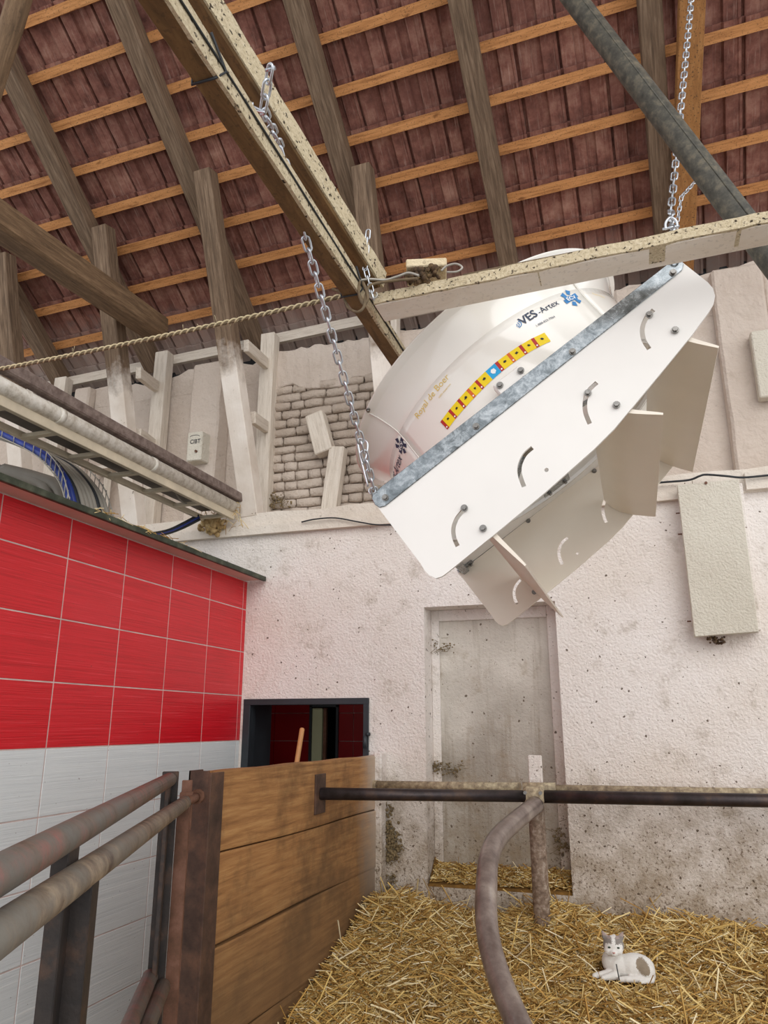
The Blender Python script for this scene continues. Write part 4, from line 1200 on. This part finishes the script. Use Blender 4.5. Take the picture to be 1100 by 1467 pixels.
for fn, (px, py), par in ((gA, (214, 1402), g1), (gB, (232, 1416), g2)):
    e = atF(px, py, 3.72); d = fn(1) - fn(0); d.z = 0; d.normalize()
    pts = [e - d * 3.2, e - d * 1.5, e + d * 0.02]
    make('lower_rail', M().tube(pts, 0.034, 18), MT['gate_red'], par)

# ------------------------------------------------------------------ rails over the pen
PD = 0.045
dl = X(457, 1137, XP); cl_ = Y(765, 1141, 5.93); drr = Y(1100, 1147, 6.05); dfar = drr + (drr - cl_).normalized() * 2.6
r1_ = thing('stall_rail', 'dark steel pipe rail running from the plank partition across the pen', 'rail', cl_)
make('rail', M().tube([dl, cl_ - Vector((.02, 0, 0))], PD * .92, 22), MT['pipe_dark'], r1_)
make('rail', M().tube([cl_, drr, dfar], PD, 22), MT['pipe_dark'], r1_)
make('flange_plate', M().box((XP - .001, dl.y - 0.09, dl.z - 0.13), (XP + 0.014, dl.y + 0.09, dl.z + 0.13)), MT['post'], r1_, 0.003)
bl = Y(541, 1125, 6.33); bm2 = Y(765, 1130, 6.08); brr = Y(1100, 1137, 6.28)
r2_ = thing('stall_rail', 'dusty beige pipe rail close to the wall, just behind the dark rail', 'rail', bm2)
make('rail', M().tube([bl, Y(745, 1128, 6.10)], 0.036, 20), MT['pipe_dusty'], r2_)
make('rail', M().tube([Y(785, 1131, 6.10), brr, brr + (brr - bm2).normalized() * 2.6], 0.036, 20), MT['pipe_dusty'], r2_)
make('elbow', M().tube(smooth([bl, bl + Vector((-.05, 0.02, 0)), bl + Vector((-.075, .05, .0)), bl + Vector((-.08, .12, 0))]), 0.04, 16), MT['pipe_dusty'], r2_)
pb_ = Vector((cl_.x + 0.06, 6.05, 0)); pbt = Y(768, 1082, 6.05)
PB = Y(780, 1340, 6.2)
pp = thing('stall_post', 'dusty steel tube post with a white top standing in the straw', 'post', (PB.x, 6.1, -0.3))
make('post', M().tube([Vector((PB.x, 6.12, -0.35)), Y(768, 1155, 6.08)], 0.060, 22), MT['loop_dusty'], pp)
wt0 = Y(768, 1125, 6.09); wt1 = Y(766, 1082, 6.09)
make('post_top', M().beam(wt0, wt1, 0.10, 0.05, up=(0, 1, 0)), MT['wall'], pp, 0.006)
ck = thing('pipe_clamp', 'bolted pipe clamp joining both rails to the upright post', 'clamp', cl_)
make('clamp_body', M().beam(cl_ + Vector((-.075, .02, .005)), cl_ + Vector((.075, .02, .005)), .17, .13, n=1), MT['pipe_dusty'], ck, 0.025)
make('clamp_cap', M().tube([cl_ + Vector((-.09, .06, .055)), cl_ + Vector((.15, .09, .055))], .038, 14), MT['pipe_dusty'], ck)
make('clamp_lug', M().box(cl_ + Vector((-.035, -.07, -.10)), cl_ + Vector((.035, .04, -.04))), MT['pipe_dark'], ck, 0.012)
for dx in (-.055, .055): make('clamp_bolt', M().tube([cl_ + Vector((dx, -.075, .03)), cl_ + Vector((dx, -.045, .03))], .014, 6), MT['bolt'], ck)
lp = [Y(767, 1153, 5.86), Y(752, 1165, 5.62), Y(735, 1179, 5.36), Y(717, 1196, 5.08), Y(706, 1212, 4.88), Y(699, 1236, 4.70), Y(697, 1265, 4.56), Y(696, 1300, 4.45), Y(699, 1340, 4.33), Y(707, 1375, 4.22), Y(720, 1415, 4.08), Y(737, 1455, 3.96), Y(752, 1490, 3.88), Y(770, 1530, 3.8)]
lo = thing('stall_divider', 'bent steel tube divider curving from the rail clamp down towards the viewer', 'divider', lp[7])
make('tube', M().tube(smooth(lp, 5), 0.060, 24), MT['loop'], lo)
st0 = Z(762, 1490, -0.3); 
tag(make('pipe_stub', M().tube(smooth([Z(770, 1500, -0.30), Z(778, 1462, -0.26), Z(792, 1432, -0.22) + Vector((0, 0, .05)), Z(800, 1418, -0.2) + Vector((0, 0, .02))]), 0.040, 14), MT['pipe_dark']), 'dark pipe end half buried in the straw near the bottom edge', 'pipe')

# ------------------------------------------------------------------ broom handle behind the partition
h0 = Y(424, 1100, 6.22); h1 = Y(433, 1043, 6.30)
hd = (h1 - h0)
tag(make('broom_handle', M().tube([h0 - hd * 5.5, h0, h1 - hd * .03, h1], [0.022, 0.022, 0.022, 0.015], 12), MT['handle']), 'light wooden tool handle sticking up behind the plank partition', 'tool handle')

# ------------------------------------------------------------------ board on the wall at the right
YB = 6.36
P = [Y(995, 912, YB), Y(1087, 905, YB), Y(1058, 686, YB), Y(970, 695, YB)]
wb = thing('wall_board', 'rough cream board fixed upright on the white wall at the right', 'board', Y(1040, 905, YB))
mm_ = M(); d_ = Vector((0, 0.07, 0)); mm_.pts([P[0], P[1], P[1] + d_, P[0] + d_, P[3], P[2], P[2] + d_, P[3] + d_]); make('panel', mm_, MT['board'], wb, 0.004)
off = Vector((0.0, 0.0, 0)); m2 = M()
Q = [P[0] + Vector((0.02, .06, 0.02)), P[1] + Vector((.03, .06, .02)), P[1] + Vector((.03, .17, .02)), P[0] + Vector((.02, .17, .02)), P[3] + Vector((.02, .06, -.02)), P[2] + Vector((.03, .06, -.02)), P[2] + Vector((.03, .17, -.02)), P[3] + Vector((.02, .17, -.02))]
m2.pts(Q); make('backing', m2, MT['wall'], wb, 0.004)
nl = Y(1011, 692, YB); make('nail', M().tube([nl, nl + Vector((0, -.01, 0))], .012, 8), MT['rust'], wb)
for py in (735, 765, 890):
    q = Y(970 + (py - 700) * .105, py, YB + .10); make('nail', M().tube([q, q + Vector((-.03, 0, 0))], .006, 8), MT['rust'], wb)
cw = M()
for i in range(40):
    c = Y(1025, 912, YB + .08) + Vector((random.uniform(-.06, .06), random.uniform(-.03, .05), random.uniform(-.05, 0)))
    cw.ball(c, random.uniform(.006, .015), 3)
o = make('cobweb', cw, MT['nest'], wb); o['kind'] = 'stuff'
# white box near the right edge
a = Y(1086, 576, 6.9); b = Y(1130, 474, 6.9)
tag(make('junction_box', M().box((a.x, 6.80, a.z), (b.x, 6.915, b.z)), MT['board'], None, 0.01), 'white upright box on the plaster pilaster at the right edge', 'box')
# meter box on the pilaster
YM = YU - 0.22 - 0.14
a = Y(266, 661, YM); b = Y(290, 617, YM)
eb = thing('meter_box', 'whitewashed electrical box with dark lettering on the broad pilaster', 'electrical box', (a.x, YM, a.z))
make('box_body', M().pts([Vector((a.x, YM, a.z)), Vector((b.x, YM, a.z)), Vector((b.x + .02, YM + .16, a.z)), Vector((a.x, YM + .16, a.z)), Vector((a.x, YM, b.z)), Vector((b.x, YM, b.z)), Vector((b.x + .02, YM + .16, b.z)), Vector((a.x, YM + .16, b.z))]), MT['board'], eb, 0.01)
vs, fs, w = text_art('CIBT', bold=.02); k = 0.13 / w; o_ = Vector(((a.x + b.x) / 2 - .055, YM - .0015, (a.z + b.z) / 2 + .03))
make('lettering', M().add([(o_.x + x * k, o_.y, o_.z + y * k * 1.1) for x, y in vs], fs), MT['ink'], eb)
ar = M(); 
make('arc_mark', ar.tube([(o_.x + .055 + .06 * cos(t), o_.y, o_.z + .075 + .022 * sin(t)) for t in np.linspace(.2, 2.9, 10)], .003, 5), MT['ink'], eb)
make('knob', M().tube([(o_.x + .09, o_.y + .004, a.z + .10), (o_.x + .09, o_.y - .02, a.z + .10)], .014, 8), MT['rust'], eb)
# two wood offcuts in the brick bay
g = 'whitewashed offcuts in the brick bay'
p = Y(449, 600, 6.82); q = Y(464, 645, 6.82)
ob = tag(make('timber_block', M().beam(q + Vector((0, .05, -.02)), p + Vector((0, .05, .06)), .20, .14, up=(0, 1, 0)), MT['whitetimber'], None, .01), 'whitewashed wood block fixed askew on the brickwork, upper of two offcuts', 'wood block', g)
p = Y(476, 640, 6.82); q = Y(462, 728, 6.82)
tag(make('timber_offcut', M().beam(Vector((q.x + .05, 6.88, 3.50)), p + Vector((.05, .05, 0)), .17, .12, up=(0, 1, 0)), MT['whitetimber'], None, .01), 'whitewashed wood offcut standing on the ledge below the askew block', 'wood block', g)
# small bracket on the wall at the left
q = Y(150, 672, 6.85)
bk_ = thing('shelf_bracket', 'whitewashed wooden shelf stump on the attic wall above the tiled wall', 'bracket', q)
make('shelf', M().box((q.x - .2, 6.8, q.z - .01), (q.x + .12, YU, q.z + .03)), MT['whitetimber'], bk_, .004)
make('brace', M().beam(Vector((q.x - .05, 6.98, q.z - .55)), Vector((q.x, 6.92, q.z)), .08, .06), MT['whitetimber'], bk_, .004)

# ------------------------------------------------------------------ conveyor ladder tray and pipes along the tiled room roof
DX = Y(338, 742, 6.45)
ld = thing('conveyor_trough', 'long cream ladder frame with dark trough running towards the ledge', 'conveyor', (DX.x, 5, DX.z))
lx0, lx1 = DX.x - 0.32, DX.x - 0.02; lz = DX.z
ya, yb = 0.8, 6.42
def zl(y): return lz - 0.04 * (yb - y) / 5.6
make('side_rail', M().beam((lx0, ya, zl(ya)), (lx0, yb, zl(yb)), .035, .05), MT['ladder'], ld, .003)
make('side_rail', M().beam((lx1, ya, zl(ya) + .01), (lx1, yb, zl(yb) + .01), .04, .07), MT['ladder'], ld, .003)
make('trough', M().pts([(lx0, ya, zl(ya) + .06), (lx1, ya, zl(ya) + .06), (lx1, ya, zl(ya) + .12), (lx0, ya, zl(ya) + .12), (lx0, yb - .1, zl(yb - .1) + .06), (lx1, yb - .1, zl(yb - .1) + .06), (lx1, yb - .1, zl(yb - .1) + .12), (lx0, yb - .1, zl(yb - .1) + .12)]), MT['trough'], ld)
yr = 6.3
while yr > 0.9:
    make('rung', M().beam((lx0, yr, zl(yr) - .01), (lx1, yr, zl(yr) - .01), .05, .03), MT['ladder'], ld, .003); yr -= 0.47
for yy in (3.1, 5.4): make('loose_cable', M().tube(smooth([(lx1 - .03, yy, zl(yy) + .05), (lx1 - .1, yy + .2, lz - .01), (lx1 - .14, yy + .4, lz - .015), (lx1 - .05, yy + .65, lz + .05)]), .008, 8), MT['greyduct'], ld)
cp = thing('conduit', 'chalky white pipe lying along the right edge of the conveyor ladder', 'pipe', (lx1 + .02, 5, lz + .1))
make('pipe', M().tube([(lx1 + .015, ya, zl(ya) + .10), (lx1 + .015, 6.45, zl(6.45) + .10)], .058, 18), MT['whitepipe'], cp)
for yy in (2.4, 3.9, 5.0): make('pipe_band', M().tube([(lx1 + .015, yy, zl(yy) + .10), (lx1 + .015, yy + .05, zl(yy + .05) + .10)], .063, 18), MT['whitepipe'], cp)
bp = thing('conduit', 'dull brown square duct above the chalky white pipe', 'pipe', (lx1, 5, lz + .25))
make('duct', M().beam((lx1 + .03, ya, zl(ya) + .235), (lx1 + .03, 6.5, zl(6.5) + .215), .08, .09, n=8, jit=.003), MT['brownpipe'], bp, .01)
# foam lump, cables at the end of the ladder
fc = Y(306, 752, 6.42)
fm = M()
for i in range(150): fm.ball(fc + Vector((random.gauss(0, .055), random.uniform(-.05, .05), random.gauss(0, .042))), random.uniform(.014, .034), 4)
fo = make('foam_lump', fm, MT['foam']); tag(fo, 'yellowed foam lump stuffed under the end of the conveyor ladder', 'foam'); fo['kind'] = 'stuff'
sw = M()
for i in range(60):
    c = Y(random.uniform(285, 345), random.uniform(715, 760), 6.38); d = Vector((random.uniform(-.12, .12), random.uniform(-.05, .02), random.uniform(-.12, .08)))
    sw.tube([c, c + d * .5 + Vector((0, 0, .01)), c + d], .0025, 4)
o = make('straw_wisps', sw, MT['straw']); tag(o, 'wisps of straw hanging off the end of the ladder', 'straw'); o['kind'] = 'stuff'
sw = M()
for i in range(46):
    c = Vector((XT + .2, random.uniform(4.0, 5.2), 2.855)); d = Vector((random.uniform(-.05, .06), random.uniform(-.12, .12), random.uniform(-.05, .03)))
    sw.tube([c, c + d], .0025, 4)
o = make('straw_wisps', sw, MT['straw']); tag(o, 'straw wisps lying on the dark roof edge above the red tiles', 'straw'); o['kind'] = 'stuff'
bc_ = thing('cable_bundle', 'dark blue cables drooping from the ladder end onto the tiled room roof', 'cable', Y(250, 756, 6.1))
for k in range(3):
    make('cable', M().tube(smooth([Y(284 + k, 738 + 3 * k, 6.25), Y(262, 750 + 3 * k, 6.1), Y(240, 760 + 2 * k, 5.9), Y(215, 764 + 2 * k, 5.6), Y(190, 760, 5.4)]), .014, 8), MT['blue'] if k == 1 else MT['black'], bc_)
tag(make('ledge_cable', M().tube(smooth([Y(432, 748, 6.45), Y(450, 744, 6.44), Y(480, 742, 6.44), Y(515, 748, 6.44), Y(545, 752, 6.44), Y(600, 750, 6.44)]), .007, 8), MT['black']), 'thin black cable lying on the ledge under the brick bay', 'cable')
tag(make('ledge_cable', M().tube(smooth([Y(900, 700, 6.44), Y(940, 692, 6.44), Y(985, 688, 6.42), Y(1002, 682, 6.40), Y(1012, 680, 6.40), Y(1040, 682, 6.40), Y(1065, 684, 6.42), Y(1110, 680, 6.44), Y(1160, 676, 6.44)]), .009, 8), MT['black']), 'black cable looping over the rough cream board on the ledge', 'cable')

# ------------------------------------------------------------------ blue cable tray bending down into the tiled room roof
TZ = 3.42
ta = Z(-40, 640, TZ); tb_ = Z(2, 655, TZ); tc = Z(90, 668, TZ); 
tr = thing('cable_tray', 'wire mesh cable tray with blue and grey cables curving down behind the tiled wall', 'cable tray', (tc.x, tc.y, 2.9))
# centre line in the plane y ~ const, bends from horizontal to vertical
ty0 = 4.6
cx = [(-6.9, 3.50), (-6.0, 3.50), (-5.35, 3.48), (-4.95, 3.40), (-4.66, 3.22), (-4.50, 2.98), (-4.44, 2.80)]
cx = [(Y(px, py, ty0).x, Y(px, py, ty0).z) for px, py in ((-90, 598), (-20, 620), (40, 644), (84, 666), (108, 688), (124, 712), (134, 748))]
pathc = smooth([Vector((x, 0, z)) for x, z in cx], 6)
def tl(dy, dz): return [Vector((p.x, ty0 + dy, p.z + dz)) for p in pathc]
for dy in np.linspace(-0.28, 0.22, 7): make('mesh_wire', M().tube(tl(dy, 0), .005, 5), MT['wire'], tr)
for sgn, dy in ((1, -0.28), (1, .22)): make('mesh_wire', M().tube(tl(dy, 0.10), .005, 5), MT['wire'], tr)
for i in range(0, len(pathc), 2):
    p = pathc[i]
    make('mesh_wire', M().tube([(p.x, ty0 - .28, p.z + .12), (p.x, ty0 - .28, p.z), (p.x, ty0 + .22, p.z), (p.x, ty0 + .22, p.z + .12)], .004, 5), MT['wire'], tr)
for k, dy in enumerate(np.linspace(-0.25, 0.18, 10)):
    make('cable', M().tube([q + Vector((0, 0, .006 * sin(q.x * 9 + k))) for q in tl(dy, .028 + .004 * (k % 2))], .024, 8), MT['blue'] if k in (0, 1) else (MT['black'] if k in (2, 7) else MT['greyduct']), tr)
dk = thing('conduit', 'two grey flexible conduits curving down beneath the blue cable tray', 'pipe', (tc.x, 4.9, 2.85))
for k in range(2):
    make('conduit', M().tube(smooth([Y(-6 + 12 * k, 672, 5.0), Y(38 + 16 * k, 684, 5.0), Y(66 + 17 * k, 698, 5.0), Y(78 + 18 * k, 740, 5.0)]), .05, 12), MT['greyduct'], dk)

# ------------------------------------------------------------------ grime clumps on wall
def clump(pts, label, n, r=.018, mat='hay', yy=YW - .01, spread=.03, st=40):
    m = M()
    for i in range(n):
        px, py = random.choice(pts); c = Y(px + random.gauss(0, 4), py + random.gauss(0, 4), yy) + Vector((0, random.uniform(-.02, .005), 0))
        m.ball(c, random.uniform(.4, 1) * r, 3)
    for i in range(st):
        px, py = random.choice(pts); c = Y(px + random.gauss(0, 5), py + random.gauss(0, 5), yy); d = Vector((random.uniform(-.07, .07), -random.uniform(.0, .03), random.uniform(-.06, .03)))
        m.tube([c, c + d], .002, 4)
    o = make('dirt_clump', m, MT[mat]); tag(o, label, 'dirt'); o['kind'] = 'stuff'
clump([(556 + random.uniform(-6, 12), 1150 + 9 * k) for k in range(10)] + [(565 + random.uniform(-8, 8), 1185 + 4 * k) for k in range(12)], 'brown hay and dirt stuck to the wall beside the partition end', 260, .016)
clump([(552, 1265), (560, 1258), (556, 1275), (550, 1290)], 'small dirt clump low on the wall at the partition end', 60, .012)
clump([(622, 1097), (632, 1098), (642, 1100), (655, 1099), (648, 1104)], 'hay tuft caught on the left frame of the blind doorway', 60, .012, yy=YW + .22, st=40)
clump([(624, 925), (634, 927), (645, 926)], 'small hay tuft near the top of the doorway frame', 26, .010, yy=YW + .22, st=20)
clump([(800, 1200), (805, 1215), (802, 1190)], 'hay tuft on the right frame of the blind doorway', 30, .014, yy=YW + .2, st=20)
clump([(395, 712), (402, 718), (390, 722), (408, 720)], 'dark dirt in the lower left corner of the brick bay', 50, .016, yy=6.93)
clump([(1025, 720), (978, 702)], 'dirt caught at the top of the cream board', 10, .008, yy=6.45, st=4)

# =================================================================== STRAW
def zs(x, y):
    z = 0.03 - 0.20 * np.maximum(0, 6.15 - y)
    z = z + 0.05 * np.sin(x * 2.3 + y * 1.1) * np.sin(y * 2.1 - x) + 0.025 * np.sin(x * 6.1 + 1) * np.sin(y * 5.3)
    z = z + 0.13 * np.exp(-(((x + 0.72) / .28) ** 2 + ((y - 6.3) / .3) ** 2)) + 0.05 * np.exp(-(((x + 1.9) / .3) ** 2 + ((y - 6.3) / .4) ** 2))
    return z
nx, ny = 110, 90
gx, gy = np.meshgrid(np.linspace(XP + 0.005, 4.5, nx), np.linspace(2.6, YW - .005, ny), indexing='ij')
gz = zs(gx, gy) + RNG.normal(0, .008, gx.shape)
m = M(); vs = list(zip(gx.ravel(), gy.ravel(), gz.ravel())); fs = []
for i in range(nx - 1):
    for j in range(ny - 1): a = i * ny + j; fs.append((a, a + ny, a + ny + 1, a + 1))
m.add(vs, fs, True)
sb = make('straw_bed', m, MT['strawbed']); tag(sb, 'deep loose straw bedding covering the pen floor', 'straw'); sb['kind'] = 'stuff'
def stalks(name, n, xr, yr, zf, parent, lmin=.05, lmax=.20, w=.0042, tilt=.28, wgt=None, keep=None):
    x = RNG.uniform(xr[0], xr[1], n); y = RNG.uniform(yr[0], yr[1], n)
    L = RNG.uniform(lmin, lmax, n) ; a = RNG.uniform(0, 2 * pi, n); t = RNG.normal(0.05, tilt, n)
    if keep is not None:
        k = keep(x, y); x, y, L, a, t = x[k], y[k], L[k], a[k], t[k]; n = len(x)
    d = np.stack([np.cos(a) * np.cos(t), np.sin(a) * np.cos(t), np.sin(t)], 1)
    # keep inside the pen
    x = np.clip(x, xr[0] + L * .5 * abs(d[:, 0]), 9); y = np.clip(y, -9, yr[1] - L * .5 * abs(d[:, 1]))
    c = np.stack([x, y, zf(x, y) + RNG.uniform(0.0, .03, n) + np.abs(d[:, 2]) * L * .3], 1)
    up = np.array([0, 0, 1.0]); s_ = np.cross(d, up); s_ /= np.linalg.norm(s_, axis=1)[:, None] + 1e-9; u_ = np.cross(s_, d)
    ww = (w * RNG.uniform(.5, 1.4, n))[:, None]
    bend = u_ * (L * RNG.uniform(-.08, .08, n))[:, None]
    V = []
    for f_, bb in ((-.5, 0), (0, 1), (.5, 0)):
        o_ = c + d * (L * f_)[:, None] + bend * bb
        V += [o_ - s_ * ww - u_ * ww * .5, o_ + u_ * ww * .8, o_ + s_ * ww - u_ * ww * .5]
    V = np.stack(V, 1).reshape(-1, 3)
    base = (np.arange(n) * 9)[:, None]
    F = []
    for r_ in (0, 3):
        for k in range(3):
            k2 = (k + 1) % 3; F.append(np.stack([base[:, 0] + r_ + k, base[:, 0] + r_ + k2, base[:, 0] + r_ + 3 + k2, base[:, 0] + r_ + 3 + k], 1))
    F = np.stack(F, 1).reshape(-1, 4)
    me = bpy.data.meshes.new(name); me.vertices.add(len(V)); me.vertices.foreach_set('co', V.ravel())
    me.loops.add(F.size); me.loops.foreach_set('vertex_index', F.ravel().astype(np.int32))
    me.polygons.add(len(F)); me.polygons.foreach_set('loop_start', np.arange(0, F.size, 4, dtype=np.int32)); me.update(calc_edges=True)
    me.materials.append(MT['straw']); o = bpy.data.objects.new(name, me); COL.objects.link(o); o['kind'] = 'stuff'
    if parent: o.parent = parent; me.transform(Matrix.Translation(-wloc(parent)))
    return o
CATP = Z(892, 1402, -0.06)
stalks('straw_stalks', 80000, (XP + .01, 2.6), (3.7, YW - .01), zs, sb, lmin=.05, lmax=.22, w=.0034, tilt=.22,
       keep=lambda x, y: ~((np.hypot((x - CATP.x) / 1.15, y - CATP.y) < 0.17)))
stalks('long_stalks', 2500, (XP + .02, 2.4), (3.8, YW - .02), lambda x, y: zs(x, y) + .02, sb, lmin=.15, lmax=.34, w=.005, tilt=.4,
       keep=lambda x, y: ~((np.hypot((x - CATP.x) / 1.2, y - CATP.y + .05) < 0.26)))
# straw on the sill of the blind doorway
m = M(); xs = np.linspace(NX0 + .004, NX1 - .004, 22); v = []
for x in xs:
    h = .05 + .02 * sin(x * 9) + random.uniform(-.008, .008) + .09 * math.exp(-((x - NX0) / .06) ** 2)
    v += [(x, YW + .01, NZ0), (x, YW + .02, NZ0 + .02), (x, YW + .255, NZ0 + h + .07), (x, YW + .255, NZ0)]
f = []
for i in range(21):
    for k in range(4): f.append((4 * i + k, 4 * i + 4 + k, 4 * i + 4 + (k + 1) % 4, 4 * i + (k + 1) % 4))
m.add(v, f); sb2 = make('straw_layer', m, MT['strawbed']); tag(sb2, 'dry straw lying on the sill of the blind doorway', 'straw'); sb2['kind'] = 'stuff'
stalks('straw_stalks', 1800, (NX0 + .02, NX1), (YW + .02, YW + .24), lambda x, y: NZ0 + .02 + (y - YW) * .42 + 0 * x, sb2, lmin=.04, lmax=.13, tilt=.25)
sb2_ = [o for o in sb2.children][0]

# =================================================================== CAT
def cat():
    b = bmesh.new()
    def ell(c, r, rot=None, seg=20):
        ret = bmesh.ops.create_uvsphere(b, u_segments=seg, v_segments=seg // 2, radius=1)
        mt = Matrix.Translation(c) @ (Matrix.Rotation(rot[0], 4, 'X') @ Matrix.Rotation(rot[1], 4, 'Y') @ Matrix.Rotation(rot[2], 4, 'Z') if rot else Matrix()) @ Matrix.Diagonal((*r, 1))
        bmesh.ops.transform(b, matrix=mt, verts=ret['verts'])
    def capsule(p, q, r0, r1, n=8):
        p = Vector(p); q = Vector(q)
        for i in range(n + 1):
            t = i / n; ell(p.lerp(q, t), (r0 + (r1 - r0) * t,) * 3, None, 12)
    # local frame: x to the right of the picture, -y towards the viewer, z up; curled on its side, head up at the left
    ell((0.085, 0.0, 0.075), (0.125, 0.092, 0.080))            # rump and belly
    ell((0.01, 0.005, 0.070), (0.115, 0.082, 0.072), (0, .1, 0))
    ell((0.135, -0.03, 0.060), (0.075, 0.075, 0.066))          # haunch
    ell((-0.055, 0.02, 0.085), (0.072, 0.066, 0.080), (0, -.3, 0))   # chest
    capsule((-0.055, 0.02, 0.11), (-0.050, 0.0, 0.185), .050, .040)   # neck
    n0 = len(b.verts); ell((-0.045, -0.012, 0.222), (0.050, 0.046, 0.044))        # skull
    ell((-0.070, -0.034, 0.205), (0.022, 0.022, 0.020)); ell((-0.026, -0.038, 0.205), (0.022, 0.022, 0.020))   # cheeks
    ell((-0.048, -0.052, 0.198), (0.020, 0.020, 0.015))        # muzzle
    for sx in (-1, 1):                                          # ears
        base = Vector((-0.045 + sx * .030, -0.006, 0.250)); tip = Vector((-0.045 + sx * .050, 0.0, 0.279))
        for i in range(9):
            t = i / 8; ell(base.lerp(tip, t), (.020 * (1 - t) + .003, .010 * (1 - t) + .003, .008), None, 10)
    b.verts.ensure_lookup_table(); HC = Vector((-.045, -.01, .19))
    for vv in b.verts[n0:]: vv.co = HC + Vector((0, -.012, -.034)) + (vv.co - HC) * 1.38
    capsule((-0.07, -0.03, 0.035), (-0.160, -0.055, 0.024), .030, .018)      # foreleg stretched to the left
    capsule((-0.160, -0.055, 0.024), (-0.182, -0.07, 0.020), .020, .020, 2)
    capsule((-0.05, -0.06, 0.030), (-0.13, -0.095, 0.020), .028, .016)
    capsule((0.13, -0.08, 0.03), (0.02, -0.105, 0.022), .028, .016)          # hind foot
    capsule((0.05, -0.09, 0.024), (-0.02, -0.10, 0.020), .022, .018)
    capsule((0.195, -0.01, 0.03), (0.18, -0.09, 0.02), .018, .014)           # tail wraps round
    capsule((0.18, -0.09, 0.02), (0.10, -0.125, 0.016), .014, .010)
    me = bpy.data.meshes.new('body'); b.to_mesh(me); b.free()
    o = bpy.data.objects.new('body', me); COL.objects.link(o)
    r_ = o.modifiers.new('r', 'REMESH'); r_.mode = 'VOXEL'; r_.voxel_size = .0045
    s_ = o.modifiers.new('s', 'SMOOTH'); s_.iterations = 6; s_.factor = .5
    dg = bpy.context.evaluated_depsgraph_get(); me2 = bpy.data.meshes.new_from_object(o.evaluated_get(dg))
    bpy.data.objects.remove(o)
    for p in me2.polygons: p.use_smooth = True
    # coat patches
    ca = me2.color_attributes.new('coat', 'FLOAT_COLOR', 'POINT'); rr = random.Random(3)
    HQ = lambda x, y, z: (-.045 + (x + .045) / 1.38, -.01 + (y + .022) / 1.38, .19 + (z - .156) / 1.38)
    W_ = Vector((.80, .78, .74)); G_ = Vector((.20, .18, .165)); Pk = Vector((.62, .40, .36)); Tb = Vector((.24, .185, .125))
    for i, vv in enumerate(me2.vertices):
        x, y, z = vv.co; n = rr.uniform(-.004, .004); c = W_.copy()
        if z > .165: x, y, z = HQ(x, y, z)
        hx = x + .045
        if z + n > .236 and abs(hx + n) > .008 and z < .262: c = G_
        if z > .255 and abs(hx) > .012: c = G_.lerp(Pk, .35) if y < -.004 else G_
        if z > .212 and abs(hx) > .030 and y > -.035 and z < .262: c = G_
        if vv.co.z < .17 and ((x - .128 + n + .3 * (z - .1)) / .040) ** 2 + ((z - .096 + n) / .046) ** 2 < 1 and y < .06: c = Tb
        if ((x - .02 + n) / .05) ** 2 + ((z - .15) / .02) ** 2 < 1 and y > .02: c = Tb
        if z < .206 and z > .200 and abs(hx + .003) < .007 and y < -.066: c = Pk
        ca.data[i].color = (*c, 1)
    t = NT('cat_fur', .9, spec=.15)
    a = t.n('ShaderNodeVertexColor'); a.layer_name = 'coat'
    f = t.noise(t.coord('obj'), 220, 3); t.col(t.mix(t.math('MULTIPLY', f, .25), a.outputs['Color'], srgb('#b9ada0'))); t.bump(f, .5, .003)
    t.b.inputs['Sheen Weight'].default_value = .3
    me2.materials.append(t.m)
    return me2
zc_ = float(zs(np.array(CATP.x), np.array(CATP.y)))
ct = thing('cat', 'white cat with grey and brown patches lying in the straw, head raised', 'cat', (CATP.x, CATP.y, zc_ + .005))
cb = bpy.data.objects.new('body', cat()); COL.objects.link(cb); cb.parent = ct
CS = 0.94; ct.rotation_euler = (0, 0, YAW * 0.6 - .1)
def HB(p): return Vector((-.045, -.022, .156)) + (Vector(p) - Vector((-.045, -.01, .19))) * 1.38
eye = NT('cat_eye', .2); eye.col(srgb('#3c4a35'))
for sx in (-1, 1):
    c = HB((-0.046 + sx * .021, -0.0545, 0.222))
    mm_ = M().ball(c, .0095, 8, (1, .5, .62)); o = make('eye', mm_, eye.m, None); o.parent = ct; o.location = o.location * 1.0
    mm_ = M().ball(c + Vector((0, -.0042, 0)), .0050, 6, (.6, .5, 1)); o = make('pupil', mm_, MT['ink'], None); o.parent = ct
nz = NT('cat_nose', .5); nz.col(srgb('#b98078'))
o = make('nose', M().ball(HB((-0.048, -0.0725, 0.203)), .0068, 6, (1, .6, .7)), nz.m, None); o.parent = ct
wh = M()
for sx in (-1, 1):
    for k in range(3): wh.tube([HB((-0.048 + sx * .015, -.068, .196 + .003 * k)), HB((-0.048 + sx * .055, -.075, .190 + .007 * k))], .0004, 3)
o = make('whiskers', wh, MT['white'], None); o.parent = ct; o['kind'] = 'stuff'
ct.scale = (CS, CS, CS)
# a dark stalk in front of the cat
tag(make('twig', M().tube([CATP + Vector((-.01, -.16, .0)), CATP + Vector((-.025, -.16, .12))], .0035, 5), MT['black']), 'thin dark stalk sticking up in front of the cat', 'twig')

# =================================================================== real size
done = set()
for o in list(bpy.data.objects):
    if o.type == 'MESH' and o.data.name not in done:
        done.add(o.data.name); o.data.transform(Matrix.Scale(UNIT, 4))
for o in list(bpy.data.objects):
    if o.type in ('MESH', 'EMPTY'): o.location = o.location * UNIT
